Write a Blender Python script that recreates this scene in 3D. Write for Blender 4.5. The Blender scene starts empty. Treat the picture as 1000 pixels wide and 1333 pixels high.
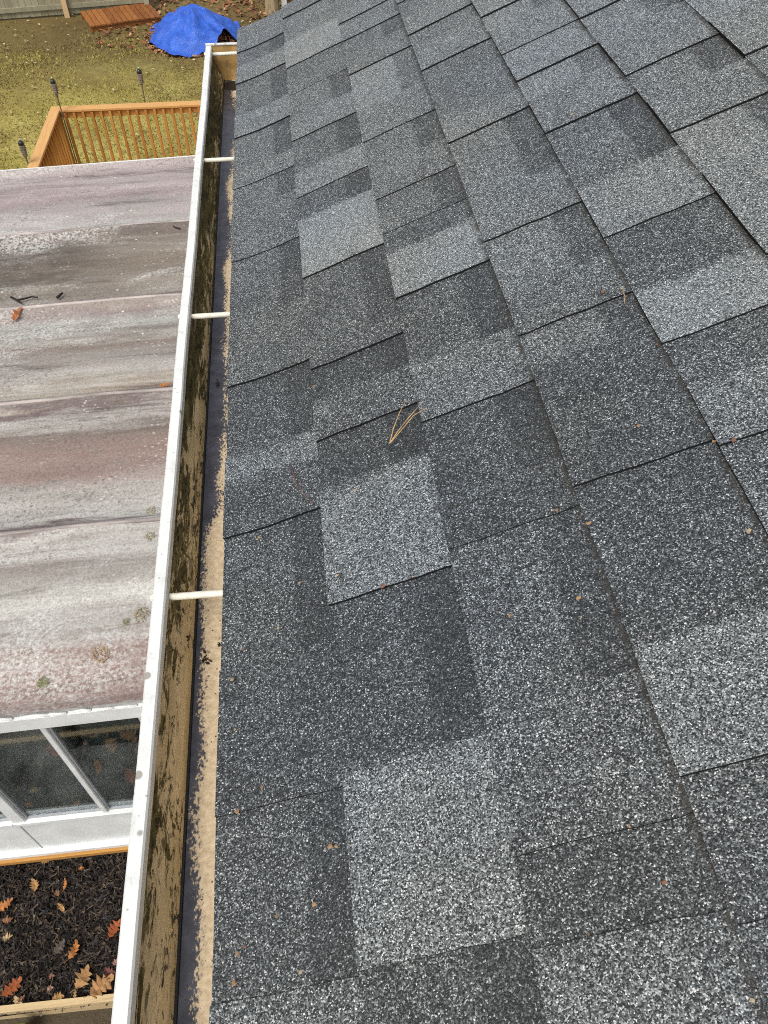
import bpy, math, random
import numpy as np
from mathutils import Vector, Matrix, noise

# ------------------------------------------------------------------ camera, sky, sun, exposure
scene = bpy.context.scene
col = scene.collection
FPX, PITCH, ROLL, YAW, CX, CZ, TH, S1 = 1012.4, 0.864, 0.0069, 0.1174, 0.135, 0.786, 0.4183, 0.1465
EXPO = 0.1455                       # exposed height of one shingle course (m)
_f = Vector((math.sin(YAW)*math.cos(PITCH), math.cos(YAW)*math.cos(PITCH), -math.sin(PITCH)))
_r = _f.cross(Vector((0, 0, 1))).normalized()
_u = _r.cross(_f)
RV = _r*math.cos(ROLL) + _u*math.sin(ROLL)
UV = -_r*math.sin(ROLL) + _u*math.cos(ROLL)
CAM = Vector((CX, 0, CZ))
cd = bpy.data.cameras.new('camera')
cam = bpy.data.objects.new('camera', cd)
col.objects.link(cam)
cd.sensor_fit = 'HORIZONTAL'
cd.sensor_width = 36
cd.lens = 36*FPX/1000
cd.clip_start = 0.02
cd.clip_end = 1500
M4 = Matrix((RV, UV, -_f)).transposed().to_4x4()
M4.translation = CAM
cam.matrix_world = M4
scene.camera = cam
scene.render.resolution_x, scene.render.resolution_y = 768, 1024

SUN_DIR = Vector((-0.30, -0.42, 0.84)).normalized()      # towards the sun, behind thin cloud
w = bpy.data.worlds.new('World')
scene.world = w
w.use_nodes = True
nt = w.node_tree
nt.nodes.clear()
sky = nt.nodes.new('ShaderNodeTexSky')
sky.sky_type = 'NISHITA'
sky.sun_disc = False
sky.sun_elevation = math.asin(SUN_DIR.z)
sky.sun_rotation = math.atan2(SUN_DIR.x, SUN_DIR.y)
sky.dust_density = 4.0
hs = nt.nodes.new('ShaderNodeHueSaturation')
hs.inputs['Saturation'].default_value = 0.42
bg = nt.nodes.new('ShaderNodeBackground')
bg.inputs['Strength'].default_value = 0.12
wo = nt.nodes.new('ShaderNodeOutputWorld')
nt.links.new(sky.outputs[0], hs.inputs['Color'])
nt.links.new(hs.outputs[0], bg.inputs['Color'])
nt.links.new(bg.outputs[0], wo.inputs[0])
sl = bpy.data.lights.new('sun', 'SUN')
sl.energy = 1.5
sl.angle = math.radians(26)
sl.color = (1.0, 0.96, 0.9)
so = bpy.data.objects.new('sun', sl)
col.objects.link(so)
so.rotation_euler = SUN_DIR.to_track_quat('Z', 'Y').to_euler()
vs = scene.view_settings
vs.view_transform = 'Standard'
vs.look = 'None'
vs.gamma = 1.0
vs.exposure = 0.5
vs.use_curve_mapping = False
scene.cycles.use_denoising = False
scene.cycles.filter_width = 1.05

# ------------------------------------------------------------------ pixel helpers (photo pixels, 1000 x 1333)
def ray(x, y):
    return _f + RV*((x-500)/FPX) - UV*((y-666.5)/FPX)
def at_z(x, y, z):
    d = ray(x, y)
    return CAM + d*((z-CAM.z)/d.z)
def at_y(x, y, Y):
    d = ray(x, y)
    return CAM + d*((Y-CAM.y)/d.y)
def roof_st(x, y):
    d = ray(x, y)
    n = Vector((-math.sin(TH), 0, math.cos(TH)))
    q = CAM + d*(-(n.dot(CAM))/n.dot(d))
    return q.x/math.cos(TH), q.y
CT, ST = math.cos(TH), math.sin(TH)
def P(s, t, n):
    return (s*CT - n*ST, t, s*ST + n*CT)

# ------------------------------------------------------------------ mesh helpers
wl = {}
def tag(o, label=None, cat=None, group=None, kind=None):
    if label: o['label'] = label
    if cat: o['category'] = cat
    if group: o['group'] = group
    if kind: o['kind'] = kind
    return o
def empty(name, loc, label=None, cat=None, group=None, kind=None):
    o = bpy.data.objects.new(name, None)
    o.empty_display_size = 0.05
    col.objects.link(o)
    o.location = loc
    wl[o] = Vector(loc)
    return tag(o, label, cat, group, kind)
class MB:
    """collects shapes of one part in world coordinates"""
    def __init__(self):
        self.v, self.f, self.m = [], [], []
    def poly(self, pts, faces, mi=0):
        b = len(self.v)
        self.v += [tuple(p) for p in pts]
        self.f += [tuple(b+i for i in f) for f in faces]
        self.m += [mi]*len(faces)
        return self
    def hexa(self, p, mi=0):
        return self.poly(p, [(3, 2, 1, 0), (4, 5, 6, 7), (0, 1, 5, 4), (1, 2, 6, 5), (2, 3, 7, 6), (3, 0, 4, 7)], mi)
    def box(self, x0, x1, y0, y1, z0, z1, mi=0):
        return self.hexa([(x0, y0, z0), (x1, y0, z0), (x1, y1, z0), (x0, y1, z0), (x0, y0, z1), (x1, y0, z1), (x1, y1, z1), (x0, y1, z1)], mi)
    def bbox(self, x0, x1, y0, y1, z0, z1, b=0.004, mi=0):
        """box with chamfered edges"""
        xs, ys, zs = (x0, x1), (y0, y1), (z0, z1)
        v, idx = [], {}
        for i in (0, 1):
            for j in (0, 1):
                for k in (0, 1):
                    dx, dy, dz = (b, -b)[i], (b, -b)[j], (b, -b)[k]
                    for a, q in enumerate(((xs[i], ys[j]+dy, zs[k]+dz), (xs[i]+dx, ys[j], zs[k]+dz), (xs[i]+dx, ys[j]+dy, zs[k]))):
                        idx[(i, j, k, a)] = len(v)
                        v.append(q)
        F = []
        for s in (0, 1):
            F.append([idx[(s, j, k, 0)] for j, k in ((0, 0), (1, 0), (1, 1), (0, 1))])
            F.append([idx[(i, s, k, 1)] for i, k in ((0, 0), (1, 0), (1, 1), (0, 1))])
            F.append([idx[(i, j, s, 2)] for i, j in ((0, 0), (1, 0), (1, 1), (0, 1))])
        for s in (0, 1):
            for q in (0, 1):
                F.append([idx[(0, s, q, 1)], idx[(1, s, q, 1)], idx[(1, s, q, 2)], idx[(0, s, q, 2)]])
                F.append([idx[(s, 0, q, 0)], idx[(s, 1, q, 0)], idx[(s, 1, q, 2)], idx[(s, 0, q, 2)]])
                F.append([idx[(s, q, 0, 0)], idx[(s, q, 1, 0)], idx[(s, q, 1, 1)], idx[(s, q, 0, 1)]])
        for i in (0, 1):
            for j in (0, 1):
                for k in (0, 1):
                    F.append([idx[(i, j, k, a)] for a in range(3)])
        return self.poly(v, F, mi)
    def tube(self, pts, radii, n=8, mi=0, caps=True):
        pts = [Vector(p) for p in pts]
        if not hasattr(radii, '__len__'): radii = [radii]*len(pts)
        v, F = [], []
        for i, p in enumerate(pts):
            d = (pts[min(i+1, len(pts)-1)] - pts[max(i-1, 0)]).normalized()
            a = d.orthogonal().normalized() if i == 0 else (a - d*a.dot(d)).normalized()
            b = d.cross(a)
            for k in range(n):
                an = 2*math.pi*k/n
                v.append(p + (a*math.cos(an) + b*math.sin(an))*radii[i])
        for i in range(len(pts)-1):
            for k in range(n):
                F.append((i*n+k, i*n+(k+1) % n, (i+1)*n+(k+1) % n, (i+1)*n+k))
        if caps:
            F.append(tuple(range(n))[::-1])
            F.append(tuple(range((len(pts)-1)*n, len(pts)*n)))
        return self.poly(v, F, mi)
    def strip(self, prof, y0, y1, th, ny=1, mi=0):
        """sheet metal: profile of (x,z) points with thickness th towards its left normal, drawn along Y"""
        n = len(prof)
        off = []
        for i in range(n):
            a = Vector(prof[max(i-1, 0)]); b = Vector(prof[min(i+1, n-1)])
            d = (b-a).normalized()
            off.append((prof[i][0]-d.y*th, prof[i][1]+d.x*th))
        ring = list(prof) + off[::-1]
        m = len(ring)
        v, F = [], []
        for j in range(ny+1):
            y = y0 + (y1-y0)*j/ny
            v += [(x, y, z) for x, z in ring]
        for j in range(ny):
            for k in range(m):
                F.append((j*m+k, j*m+(k+1) % m, (j+1)*m+(k+1) % m, (j+1)*m+k))
        for i in range(n-1):
            for b in (0, ny*m):
                F.append((b+i, b+i+1, b+m-2-i, b+m-1-i))
        return self.poly(v, F, mi)
    def build(self, name, mats, parent=None, loc=None, smooth=False, fix=True):
        v = np.array(self.v, dtype=float)
        if loc is None:
            loc = (v.min(0)+v.max(0))/2
            if parent is None: loc[2] = v[:, 2].min()
        loc = Vector(loc)
        me = bpy.data.meshes.new(name)
        me.from_pydata((v-np.array(loc)).tolist(), [], self.f)
        if not isinstance(mats, (list, tuple)): mats = [mats]
        for m in mats: me.materials.append(m)
        if len(mats) > 1: me.polygons.foreach_set('material_index', self.m)
        if smooth: me.polygons.foreach_set('use_smooth', [True]*len(me.polygons))
        if fix and len(self.f) < 20000:
            import bmesh
            bm = bmesh.new(); bm.from_mesh(me)
            bmesh.ops.recalc_face_normals(bm, faces=bm.faces)
            bm.to_mesh(me); bm.free()
        me.update()
        o = bpy.data.objects.new(name, me)
        col.objects.link(o)
        wl[o] = loc
        if parent is not None:
            o.parent = parent
            o.location = loc - wl[parent]
        else:
            o.location = loc
        return o

# ------------------------------------------------------------------ material helpers
class NT:
    def __init__(self, name):
        self.mat = bpy.data.materials.new(name)
        self.mat.use_nodes = True
        self.t = self.mat.node_tree
        self.b = self.t.nodes['Principled BSDF']
        self._pos = None
    def n(self, typ, **kw):
        x = self.t.nodes.new(typ)
        for k, v in kw.items(): setattr(x, k, v)
        return x
    def link(self, a, b): self.t.links.new(a, b)
    def setv(self, sock, v):
        if hasattr(v, 'is_output') or isinstance(v, bpy.types.NodeSocket): self.link(v, sock)
        else: sock.default_value = v
    def pos(self, scale=(1, 1, 1), rot=(0, 0, 0), obj=False):
        if obj: g = self.n('ShaderNodeTexCoord').outputs['Object']
        else: g = self.n('ShaderNodeNewGeometry').outputs['Position']
        m = self.n('ShaderNodeMapping')
        m.inputs['Scale'].default_value = scale
        m.inputs['Rotation'].default_value = rot
        self.link(g, m.inputs['Vector'])
        return m.outputs[0]
    def noise(self, vec, scale, detail=4, rough=0.6, dist=0.0, out='Fac'):
        x = self.n('ShaderNodeTexNoise')
        x.inputs['Scale'].default_value = scale
        x.inputs['Detail'].default_value = detail
        x.inputs['Roughness'].default_value = rough
        x.inputs['Distortion'].default_value = dist
        self.link(vec, x.inputs['Vector'])
        return x.outputs[out]
    def vor(self, vec, scale, out='Color', feature='F1', rnd=1.0):
        x = self.n('ShaderNodeTexVoronoi')
        x.feature = feature
        x.inputs['Scale'].default_value = scale
        x.inputs['Randomness'].default_value = rnd
        self.link(vec, x.inputs['Vector'])
        return x.outputs[out]
    def math(self, op, a, b=0.0, clamp=False):
        x = self.n('ShaderNodeMath', operation=op)
        x.use_clamp = clamp
        self.setv(x.inputs[0], a); self.setv(x.inputs[1], b)
        return x.outputs[0]
    def step(self, v, lo, hi, smooth=True):
        x = self.n('ShaderNodeMapRange')
        x.interpolation_type = 'SMOOTHSTEP' if smooth else 'LINEAR'
        self.setv(x.inputs['Value'], v)
        self.setv(x.inputs['From Min'], lo); self.setv(x.inputs['From Max'], hi)
        return x.outputs[0]
    def mix(self, fac, a, b, mode='MIX'):
        x = self.n('ShaderNodeMix', data_type='RGBA', blend_type=mode)
        self.setv(x.inputs['Factor'], fac)
        for i, c in ((6, a), (7, b)):
            if isinstance(c, tuple): c = c if len(c) == 4 else c + (1.0,)
            self.setv(x.inputs[i], c)
        return x.outputs[2]
    def ramp(self, v, stops):
        x = self.n('ShaderNodeValToRGB')
        e = x.color_ramp.elements
        while len(e) < len(stops): e.new(0.5)
        for q, (p, c) in zip(e, stops):
            q.position = p
            q.color = c + (1.0,) if len(c) == 3 else c
        self.link(v, x.inputs[0])
        return x.outputs[0]
    def sep(self, c):
        x = self.n('ShaderNodeSeparateXYZ')
        self.link(c, x.inputs[0])
        return x.outputs
    def bump(self, h, dist=0.001, strength=1.0):
        x = self.n('ShaderNodeBump')
        x.inputs['Distance'].default_value = dist
        x.inputs['Strength'].default_value = strength
        self.link(h, x.inputs['Height'])
        self.link(x.outputs[0], self.b.inputs['Normal'])
    def fin(self, color, rough=0.7, spec=0.3, metal=0.0):
        if isinstance(color, tuple): color = color if len(color) == 4 else color + (1.0,)
        self.setv(self.b.inputs['Base Color'], color)
        self.setv(self.b.inputs['Roughness'], rough)
        self.b.inputs['Specular IOR Level'].default_value = spec
        self.b.inputs['Metallic'].default_value = metal
        return self.mat

def attr(m, name):
    a = m.n('ShaderNodeAttribute')
    a.attribute_name = name
    return a

def mat_shingle():
    m = NT('mineral_granules')
    p = m.pos()
    pw = m.n('ShaderNodeVectorMath', operation='ADD')
    m.link(p, pw.inputs[0])
    nz = m.noise(p, 420, 1, 0.5, out='Color')
    sc = m.n('ShaderNodeVectorMath', operation='SCALE')
    sc.inputs['Scale'].default_value = 0.0014
    m.link(nz, sc.inputs[0]); m.link(sc.outputs[0], pw.inputs[1])
    v1 = m.n('ShaderNodeTexVoronoi'); v1.inputs['Scale'].default_value = 880
    m.link(pw.outputs[0], v1.inputs['Vector'])
    c1 = m.sep(v1.outputs['Color'])
    n2 = m.noise(p, 330, 2, 0.7)
    n3 = m.noise(p, 13, 5, 0.65)
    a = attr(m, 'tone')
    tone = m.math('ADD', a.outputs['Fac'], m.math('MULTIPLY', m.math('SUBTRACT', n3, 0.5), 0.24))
    # share of pale granules follows the tone (granule blend plus painted sky sheen), slightly clumped
    v = m.math('ADD', c1[0], m.math('MULTIPLY', m.math('SUBTRACT', n2, 0.5), 0.6))
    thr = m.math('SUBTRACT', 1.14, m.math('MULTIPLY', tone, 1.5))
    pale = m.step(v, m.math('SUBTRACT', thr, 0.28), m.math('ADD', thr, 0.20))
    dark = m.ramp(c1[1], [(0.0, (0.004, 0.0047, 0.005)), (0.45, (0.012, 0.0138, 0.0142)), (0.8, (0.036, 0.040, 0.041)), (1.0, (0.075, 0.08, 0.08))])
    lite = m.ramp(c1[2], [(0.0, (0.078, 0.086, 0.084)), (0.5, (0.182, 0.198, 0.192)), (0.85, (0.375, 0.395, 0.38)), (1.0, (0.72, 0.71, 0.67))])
    c = m.mix(pale, dark, lite)
    # a few rusty granules
    c = m.mix(m.math('MULTIPLY', m.step(c1[1], 0.985, 0.99), 0.45), c, (0.12, 0.075, 0.05))
    # brown dust caught along the butt joints
    e = attr(m, 'dirt')
    ed = m.math('MULTIPLY', e.outputs['Fac'], m.step(m.noise(p, 90, 3, 0.7), 0.34, 0.58))
    c = m.mix(m.math('MULTIPLY', ed, 0.85), c, (0.026, 0.023, 0.017))
    # blue-grey drift between panels
    c = m.mix(m.step(m.noise(p, 2.1, 2, 0.5), 0.35, 0.7), c, m.mix(1.0, c, (0.93, 0.98, 1.08), 'MULTIPLY'))
    h = m.math('ADD', m.math('MULTIPLY', c1[2], 0.7), m.math('MULTIPLY', m.math('SUBTRACT', 1.0, v1.outputs['Distance']), 0.6))
    m.bump(h, 0.0007, 0.8)
    m.b.inputs['Sheen Weight'].default_value = 0.2
    m.b.inputs['Sheen Roughness'].default_value = 0.22
    m.b.inputs['Sheen Tint'].default_value = (0.93, 0.97, 1.0, 1.0)
    return m.fin(c, 0.58, 0.38)

def plain(name, c, rough=0.6, spec=0.3, var=0.15, scale=12.0, metal=0.0, stretch=(1, 1, 1), bump=0.0):
    m = NT(name)
    p = m.pos(stretch)
    f = m.noise(p, scale, 4, 0.6)
    lo = tuple(x*(1-var*1.6) for x in c)
    hi = tuple(min(1, x*(1+var*1.2)) for x in c)
    cc = m.ramp(f, [(0.3, lo), (0.7, hi)])
    if bump: m.bump(f, bump)
    return m.fin(cc, rough, spec, metal)

def mat_white_gutter():
    m = NT('chalky_white_enamel')
    p = m.pos()
    c = m.mix(m.math('MULTIPLY', m.step(m.noise(p, 35, 5, 0.65), 0.5, 0.75), 0.45), (0.70, 0.71, 0.685), (0.44, 0.47, 0.41))
    c = m.mix(m.math('MULTIPLY', m.step(m.noise(m.pos((1, .3, 1)), 140, 3, 0.7), 0.6, 0.72), 0.35), c, (0.40, 0.42, 0.36))
    v = m.vor(p, 22, 'Distance')
    c = m.mix(m.math('MULTIPLY', m.step(v, 0.13, 0.09), 0.75), c, (0.22, 0.2, 0.15))
    c = m.mix(m.math('MULTIPLY', m.step(m.vor(p, 70, 'Distance'), 0.12, 0.08), 0.5), c, (0.16, 0.15, 0.12))
    return m.fin(c, 0.5, 0.4)

def mat_gutter_wall():
    m = NT('mossy_tan_gutter_wall')
    p = m.pos()
    st = m.pos((1.0, 0.12, 0.6))
    z = m.sep(p)[2]
    hgt = m.step(z, -0.125, -0.03, False)             # 0 at the floor, 1 under the lip
    n1 = m.noise(st, 110, 7, 0.74, 1.5)
    n2 = m.noise(m.pos((1, .35, 1)), 14, 6, 0.68, 0.8)
    far = m.step(m.sep(p)[1], 0.55, 1.25)
    mask = m.math('ADD', m.math('ADD', m.math('MULTIPLY', n1, 0.75), m.math('MULTIPLY', n2, 0.8)), m.math('ADD', m.math('MULTIPLY', hgt, 0.34), m.math('MULTIPLY', far, 0.16)))
    k = m.step(mask, 0.95, 0.995)
    tan = m.ramp(m.noise(st, 90, 4, 0.6), [(0.3, (0.52, 0.41, 0.23)), (0.7, (0.80, 0.65, 0.41))])
    mos = m.ramp(m.noise(m.pos((1, .2, 1)), 70, 5, 0.7), [(0.25, (0.022, 0.019, 0.009)), (0.5, (0.12, 0.10, 0.038)), (0.75, (0.31, 0.265, 0.12))])
    c = m.mix(k, tan, mos)
    d = m.step(m.noise(m.pos((1, .4, 1)), 75, 5, 0.72, 2.0), 0.53, 0.58)
    c = m.mix(m.math('MULTIPLY', m.math('MULTIPLY', d, 0.9), m.step(n2, 0.40, 0.52)), c, (0.018, 0.015, 0.010))
    sc = m.step(m.noise(m.pos((1, .1, 1.0), (0.5, 0, 0)), 60, 2, 0.5), 0.68, 0.70)
    c = m.mix(m.math('MULTIPLY', sc, 0.5), c, (0.45, 0.41, 0.30))
    m.bump(n1, 0.0008)
    return m.fin(c, 0.75, 0.25)

def mat_gutter_floor():
    m = NT('silted_gutter_floor')
    p = m.pos()
    x, y, zz = m.sep(p)
    n1 = m.math('ADD', m.math('MULTIPLY', m.noise(m.pos((1, .6, 1)), 330, 3, 0.7), 0.6), m.math('MULTIPLY', m.noise(m.pos((1, .3, 1)), 34, 4, 0.6), 0.4))
    n0 = m.noise(m.pos((.2, 1, .2)), 2.6, 2, 0.5)
    edge = m.step(x, -0.057, -0.022, False)
    v = m.math('ADD', m.math('ADD', edge, m.math('MULTIPLY', m.math('SUBTRACT', n1, 0.5), 2.3)), m.math('SUBTRACT', m.math('MULTIPLY', m.math('SUBTRACT', n0, 0.5), 1.9), m.math('MULTIPLY', m.step(y, 0.70, 0.95), 0.42)))
    k = m.step(v, 0.40, 0.62)
    tan = m.ramp(m.noise(p, 130, 4, 0.65), [(0.25, (0.38, 0.28, 0.18)), (0.5, (0.55, 0.44, 0.29)), (0.75, (0.72, 0.59, 0.40))])
    wet = m.ramp(m.noise(p, 60, 3, 0.6), [(0.3, (0.028, 0.028, 0.036)), (0.8, (0.085, 0.085, 0.105))])
    c = m.mix(k, wet, tan)
    pit = m.step(m.vor(p, 150, 'Distance'), 0.22, 0.12)
    c = m.mix(m.math('MULTIPLY', pit, m.step(m.noise(p, 20, 2, .5), .45, .6)), c, (0.03, 0.025, 0.02))
    r = m.math('ADD', m.math('MULTIPLY', k, 0.5), 0.28)
    return m.fin(c, r, 0.5)

def mat_wood(name, c0, c1, axis=(0.06, 1, 1), rough=0.65, scale=45):
    m = NT(name)
    p = m.pos(axis)
    f = m.noise(p, scale, 5, 0.65, 1.0)
    oi = m.n('ShaderNodeObjectInfo')
    f2 = m.math('ADD', f, m.math('MULTIPLY', m.math('SUBTRACT', oi.outputs['Random'], 0.5), 0.3))
    c = m.ramp(f2, [(0.25, c0), (0.75, c1)])
    m.bump(f, 0.002)
    return m.fin(c, rough, 0.3)

def mat_panel():
    m = NT('weathered_chalky_metal')
    p = m.pos()
    oi = m.n('ShaderNodeObjectInfo')
    st = m.pos((0.16, 1.0, 0.3))
    a = m.noise(st, 2.4, 5, 0.62, 0.6)
    a2 = m.noise(m.pos((0.10, 1.0, 0.3)), 9, 5, 0.7, 0.3)
    # run-off bands lie along the pans; wavering with the stretched noises
    yy = m.math('ADD', m.sep(p)[1], m.math('ADD', m.math('MULTIPLY', m.math('SUBTRACT', a, 0.5), 0.75), m.math('MULTIPLY', m.math('SUBTRACT', a2, 0.5), 0.55)))
    PK, WH, BR_, TN_, DKP = (0.27, 0.195, 0.168), (0.44, 0.43, 0.39), (0.19, 0.155, 0.13), (0.31, 0.265, 0.21), (0.125, 0.092, 0.088)
    bands = [(1.9, PK), (2.25, PK), (2.42, (0.36, 0.34, 0.31)), (2.65, WH), (2.93, (0.27, 0.24, 0.215)), (3.12, (0.40, 0.39, 0.36)), (3.22, DKP), (3.30, (0.38, 0.37, 0.34)), (3.65, (0.37, 0.345, 0.315)),
             (3.85, PK), (4.15, BR_), (4.36, (0.35, 0.325, 0.295)), (4.45, DKP), (4.58, TN_), (4.80, (0.39, 0.37, 0.34)), (5.1, BR_), (5.35, (0.34, 0.34, 0.305)), (5.63, (0.25, 0.2, 0.185)), (5.85, (0.24, 0.21, 0.175)),
             (6.15, (0.20, 0.165, 0.13)), (6.5, (0.24, 0.205, 0.17)), (6.80, DKP), (6.95, (0.39, 0.37, 0.345)), (7.4, (0.30, 0.245, 0.235)), (7.8, (0.35, 0.30, 0.29)), (8.2, (0.33, 0.28, 0.265))]
    half = 13
    lo_ = m.ramp(m.step(yy, 1.9, 5.0, False), [((q_-1.9)/3.1, c_) for q_, c_ in bands[:half+2]])
    hi_ = m.ramp(m.step(yy, 4.58, 8.2, False), [((q_-4.58)/3.62, c_) for q_, c_ in bands[half:]])
    base = m.mix(m.step(yy, 4.59, 4.79), lo_, hi_)
    base = m.mix(1.0, base, m.ramp(a2, [(0.25, (0.62, 0.60, 0.58)), (0.5, (0.95, 0.95, 0.95)), (0.75, (1.2, 1.2, 1.2))]), 'MULTIPLY')
    # dark pits in the chalk and general grime speckle
    pit = m.math('MULTIPLY', m.step(m.noise(p, 34, 4, 0.75), 0.53, 0.62), m.step(m.noise(m.pos((.5, 1, 1)), 2.2, 3, 0.6), 0.42, 0.6))
    base = m.mix(m.math('MULTIPLY', pit, 0.62), base, (0.12, 0.10, 0.088))
    # old puddle stain on the third and fourth pans, away from the house
    px_, py_, _z = m.sep(p)
    dst = m.math('MULTIPLY', m.step(px_, -1.15, -2.1), m.math('MULTIPLY', m.step(py_, 5.7, 6.1), m.step(py_, 6.85, 6.6)))
    dst = m.math('MULTIPLY', dst, m.step(m.noise(m.pos((.3, 1, 1)), 4, 5, 0.7), 0.32, 0.54))
    base = m.mix(m.math('MULTIPLY', dst, 0.7), base, (0.055, 0.044, 0.034))
    # chalk bloom with speckle
    bl = m.step(m.noise(m.pos((0.35, 1.0, 0.3)), 1.5, 5, 0.65, 0.5), 0.46, 0.64)
    sp = m.step(m.noise(p, 42, 5, 0.75), 0.40, 0.60)
    base = m.mix(m.math('MULTIPLY', m.math('MULTIPLY', bl, sp), 0.75), base, (0.56, 0.555, 0.52))
    # brown-black run-off stains and green algae
    dk = m.step(m.noise(m.pos((0.12, 1.0, 0.3), (0, 0, .03)), 3.4, 5, 0.7, 0.8), 0.54, 0.70)
    base = m.mix(m.math('MULTIPLY', dk, 0.75), base, (0.062, 0.050, 0.040))
    gr = m.math('MULTIPLY', m.step(m.noise(p, 1.7, 3, 0.6), 0.58, 0.7), m.step(m.noise(p, 16, 5, 0.75), 0.5, 0.68))
    base = m.mix(m.math('MULTIPLY', gr, 0.6), base, (0.22, 0.25, 0.20))
    # lichen dots
    l1 = m.step(m.vor(p, 9, 'Distance'), 0.10, 0.07)
    base = m.mix(m.math('MULTIPLY', m.math('MULTIPLY', l1, m.step(m.noise(p, 1.1, 2, .5), .48, .6)), 0.8), base, (0.62, 0.62, 0.56))
    l2 = m.math('MULTIPLY', m.step(m.vor(m.pos((.6, 1, 1)), 30, 'Distance'), 0.24, 0.12), m.step(m.noise(p, 2.5, 3, 0.6), 0.42, 0.62))
    base = m.mix(m.math('MULTIPLY', l2, 0.5), base, (0.58, 0.57, 0.52))
    l3 = m.step(m.vor(p, 27.3, 'Distance'), 0.10, 0.07)
    base = m.mix(m.math('MULTIPLY', l3, 0.5), base, (0.07, 0.065, 0.05))
    gn = m.noise(p, 75, 4, 0.75)
    base = m.mix(1.0, base, m.ramp(gn, [(0.28, (0.58, 0.57, 0.56)), (0.5, (1.0, 1.0, 1.0)), (0.72, (1.36, 1.36, 1.34))]), 'MULTIPLY')
    m.bump(m.math('ADD', a2, m.math('MULTIPLY', gn, 0.3)), 0.004)
    return m.fin(base, 0.62, 0.35)

def mat_ground():
    m = NT('worn_lawn_soil')
    p = m.pos()
    a = m.noise(p, 0.55, 4, 0.6)
    b = m.noise(p, 5, 5, 0.7)
    f = m.math('ADD', m.math('MULTIPLY', a, 0.7), m.math('MULTIPLY', b, 0.35))
    c = m.ramp(f, [(0.34, (0.13, 0.095, 0.035)), (0.44, (0.26, 0.21, 0.058)), (0.54, (0.38, 0.315, 0.095)), (0.66, (0.45, 0.40, 0.12))])
    y = m.sep(p)[1]
    bare = m.math('MULTIPLY', m.step(m.math('ADD', y, m.math('MULTIPLY', b, 5.0)), 17.5, 21.5), 0.8)
    c = m.mix(bare, c, (0.10, 0.066, 0.033))
    c = m.mix(m.step(y, 2.2, 1.6), c, (0.085, 0.068, 0.045))
    m.bump(m.noise(p, 22, 5, 0.7), 0.03)
    return m.fin(c, 0.95, 0.1)

def mat_attrcol(name, rough=0.7, spec=0.25, trans=0.0):
    """colour from the 'Col' attribute of the mesh, broken up by noise"""
    m = NT(name)
    a = attr(m, 'Col')
    f = m.noise(m.pos(), 60, 3, 0.6)
    c = m.mix(m.step(f, 0.3, 0.7), m.mix(1.0, a.outputs['Color'], (0.72, 0.68, 0.66), 'MULTIPLY'), a.outputs['Color'])
    return m.fin(c, rough, spec)

def set_col(o, cols_per_face):
    me = o.data
    ca = me.color_attributes.new('Col', 'FLOAT_COLOR', 'CORNER')
    buf = np.ones((len(me.loops), 4), dtype=np.float32)
    i = 0
    for p_, c in zip(me.polygons, cols_per_face):
        for k in range(p_.loop_total):
            buf[i, :3] = c
            i += 1
    ca.data.foreach_set('color', buf.ravel())

M = {}
M['shingle'] = mat_shingle()
M['asphalt_edge'] = plain('cut_asphalt_edge', (0.012, 0.012, 0.013), 0.9, 0.15)
M['butt_edge'] = plain('dusty_butt_edge', (0.028, 0.026, 0.022), 0.9, 0.15, 0.6, 180)
M['gutter_white'] = mat_white_gutter()
M['gutter_wall'] = mat_gutter_wall()
M['gutter_floor'] = mat_gutter_floor()
M['gutter_black'] = plain('wet_seam_and_outlet_dark', (0.012, 0.011, 0.010), 0.5, 0.4)
M['cap_tan'] = plain('stained_end_cap', (0.50, 0.32, 0.12), 0.6, 0.3, 0.28, 28)
M['ferrule'] = plain('yellowed_white_tube', (0.74, 0.71, 0.60), 0.45, 0.4, 0.14, 60)
M['white_trim'] = plain('white_vinyl', (0.72, 0.74, 0.73), 0.45, 0.4, 0.08, 6)
M['grey_frame'] = plain('grey_window_channel', (0.36, 0.38, 0.40), 0.45, 0.4, 0.1, 8)
M['house_wall'] = plain('house_siding_paint', (0.62, 0.60, 0.55), 0.6, 0.3, 0.08, 3)
M['plywood'] = plain('roof_sheathing', (0.20, 0.14, 0.08), 0.8, 0.2)
M['panel'] = mat_panel()
M['rib'] = plain('chalked_seam_metal', (0.37, 0.325, 0.30), 0.6, 0.3, 0.45, 9, stretch=(.25, 1, 1))
M['cedar_x'] = mat_wood('orange_stained_wood', (0.38, 0.17, 0.035), (0.56, 0.29, 0.08), (0.06, 1, 1))
M['cedar_y'] = mat_wood('orange_stained_wood_long', (0.38, 0.17, 0.035), (0.56, 0.29, 0.08), (1, 0.06, 1))
M['cedar_z'] = mat_wood('orange_stained_wood_upright', (0.33, 0.14, 0.026), (0.52, 0.26, 0.065), (1, 1, 0.06))
M['cap_x'] = mat_wood('stained_cap_board', (0.52, 0.27, 0.085), (0.66, 0.40, 0.17), (0.06, 1, 1))
M['cap_y'] = mat_wood('stained_cap_board_long', (0.52, 0.27, 0.085), (0.66, 0.40, 0.17), (1, 0.06, 1))
M['plank'] = mat_wood('weathered_brown_plank', (0.16, 0.052, 0.013), (0.36, 0.145, 0.04), (1, 0.08, 1), 0.6, 30)
M['fence'] = mat_wood('grey_green_fence_board', (0.20, 0.18, 0.115), (0.37, 0.345, 0.235), (1, 1, 0.08), 0.8, 18)
M['fence_post'] = mat_wood('pale_new_timber', (0.50, 0.34, 0.16), (0.64, 0.46, 0.25), (1, 1, 0.08), 0.7, 20)
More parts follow.
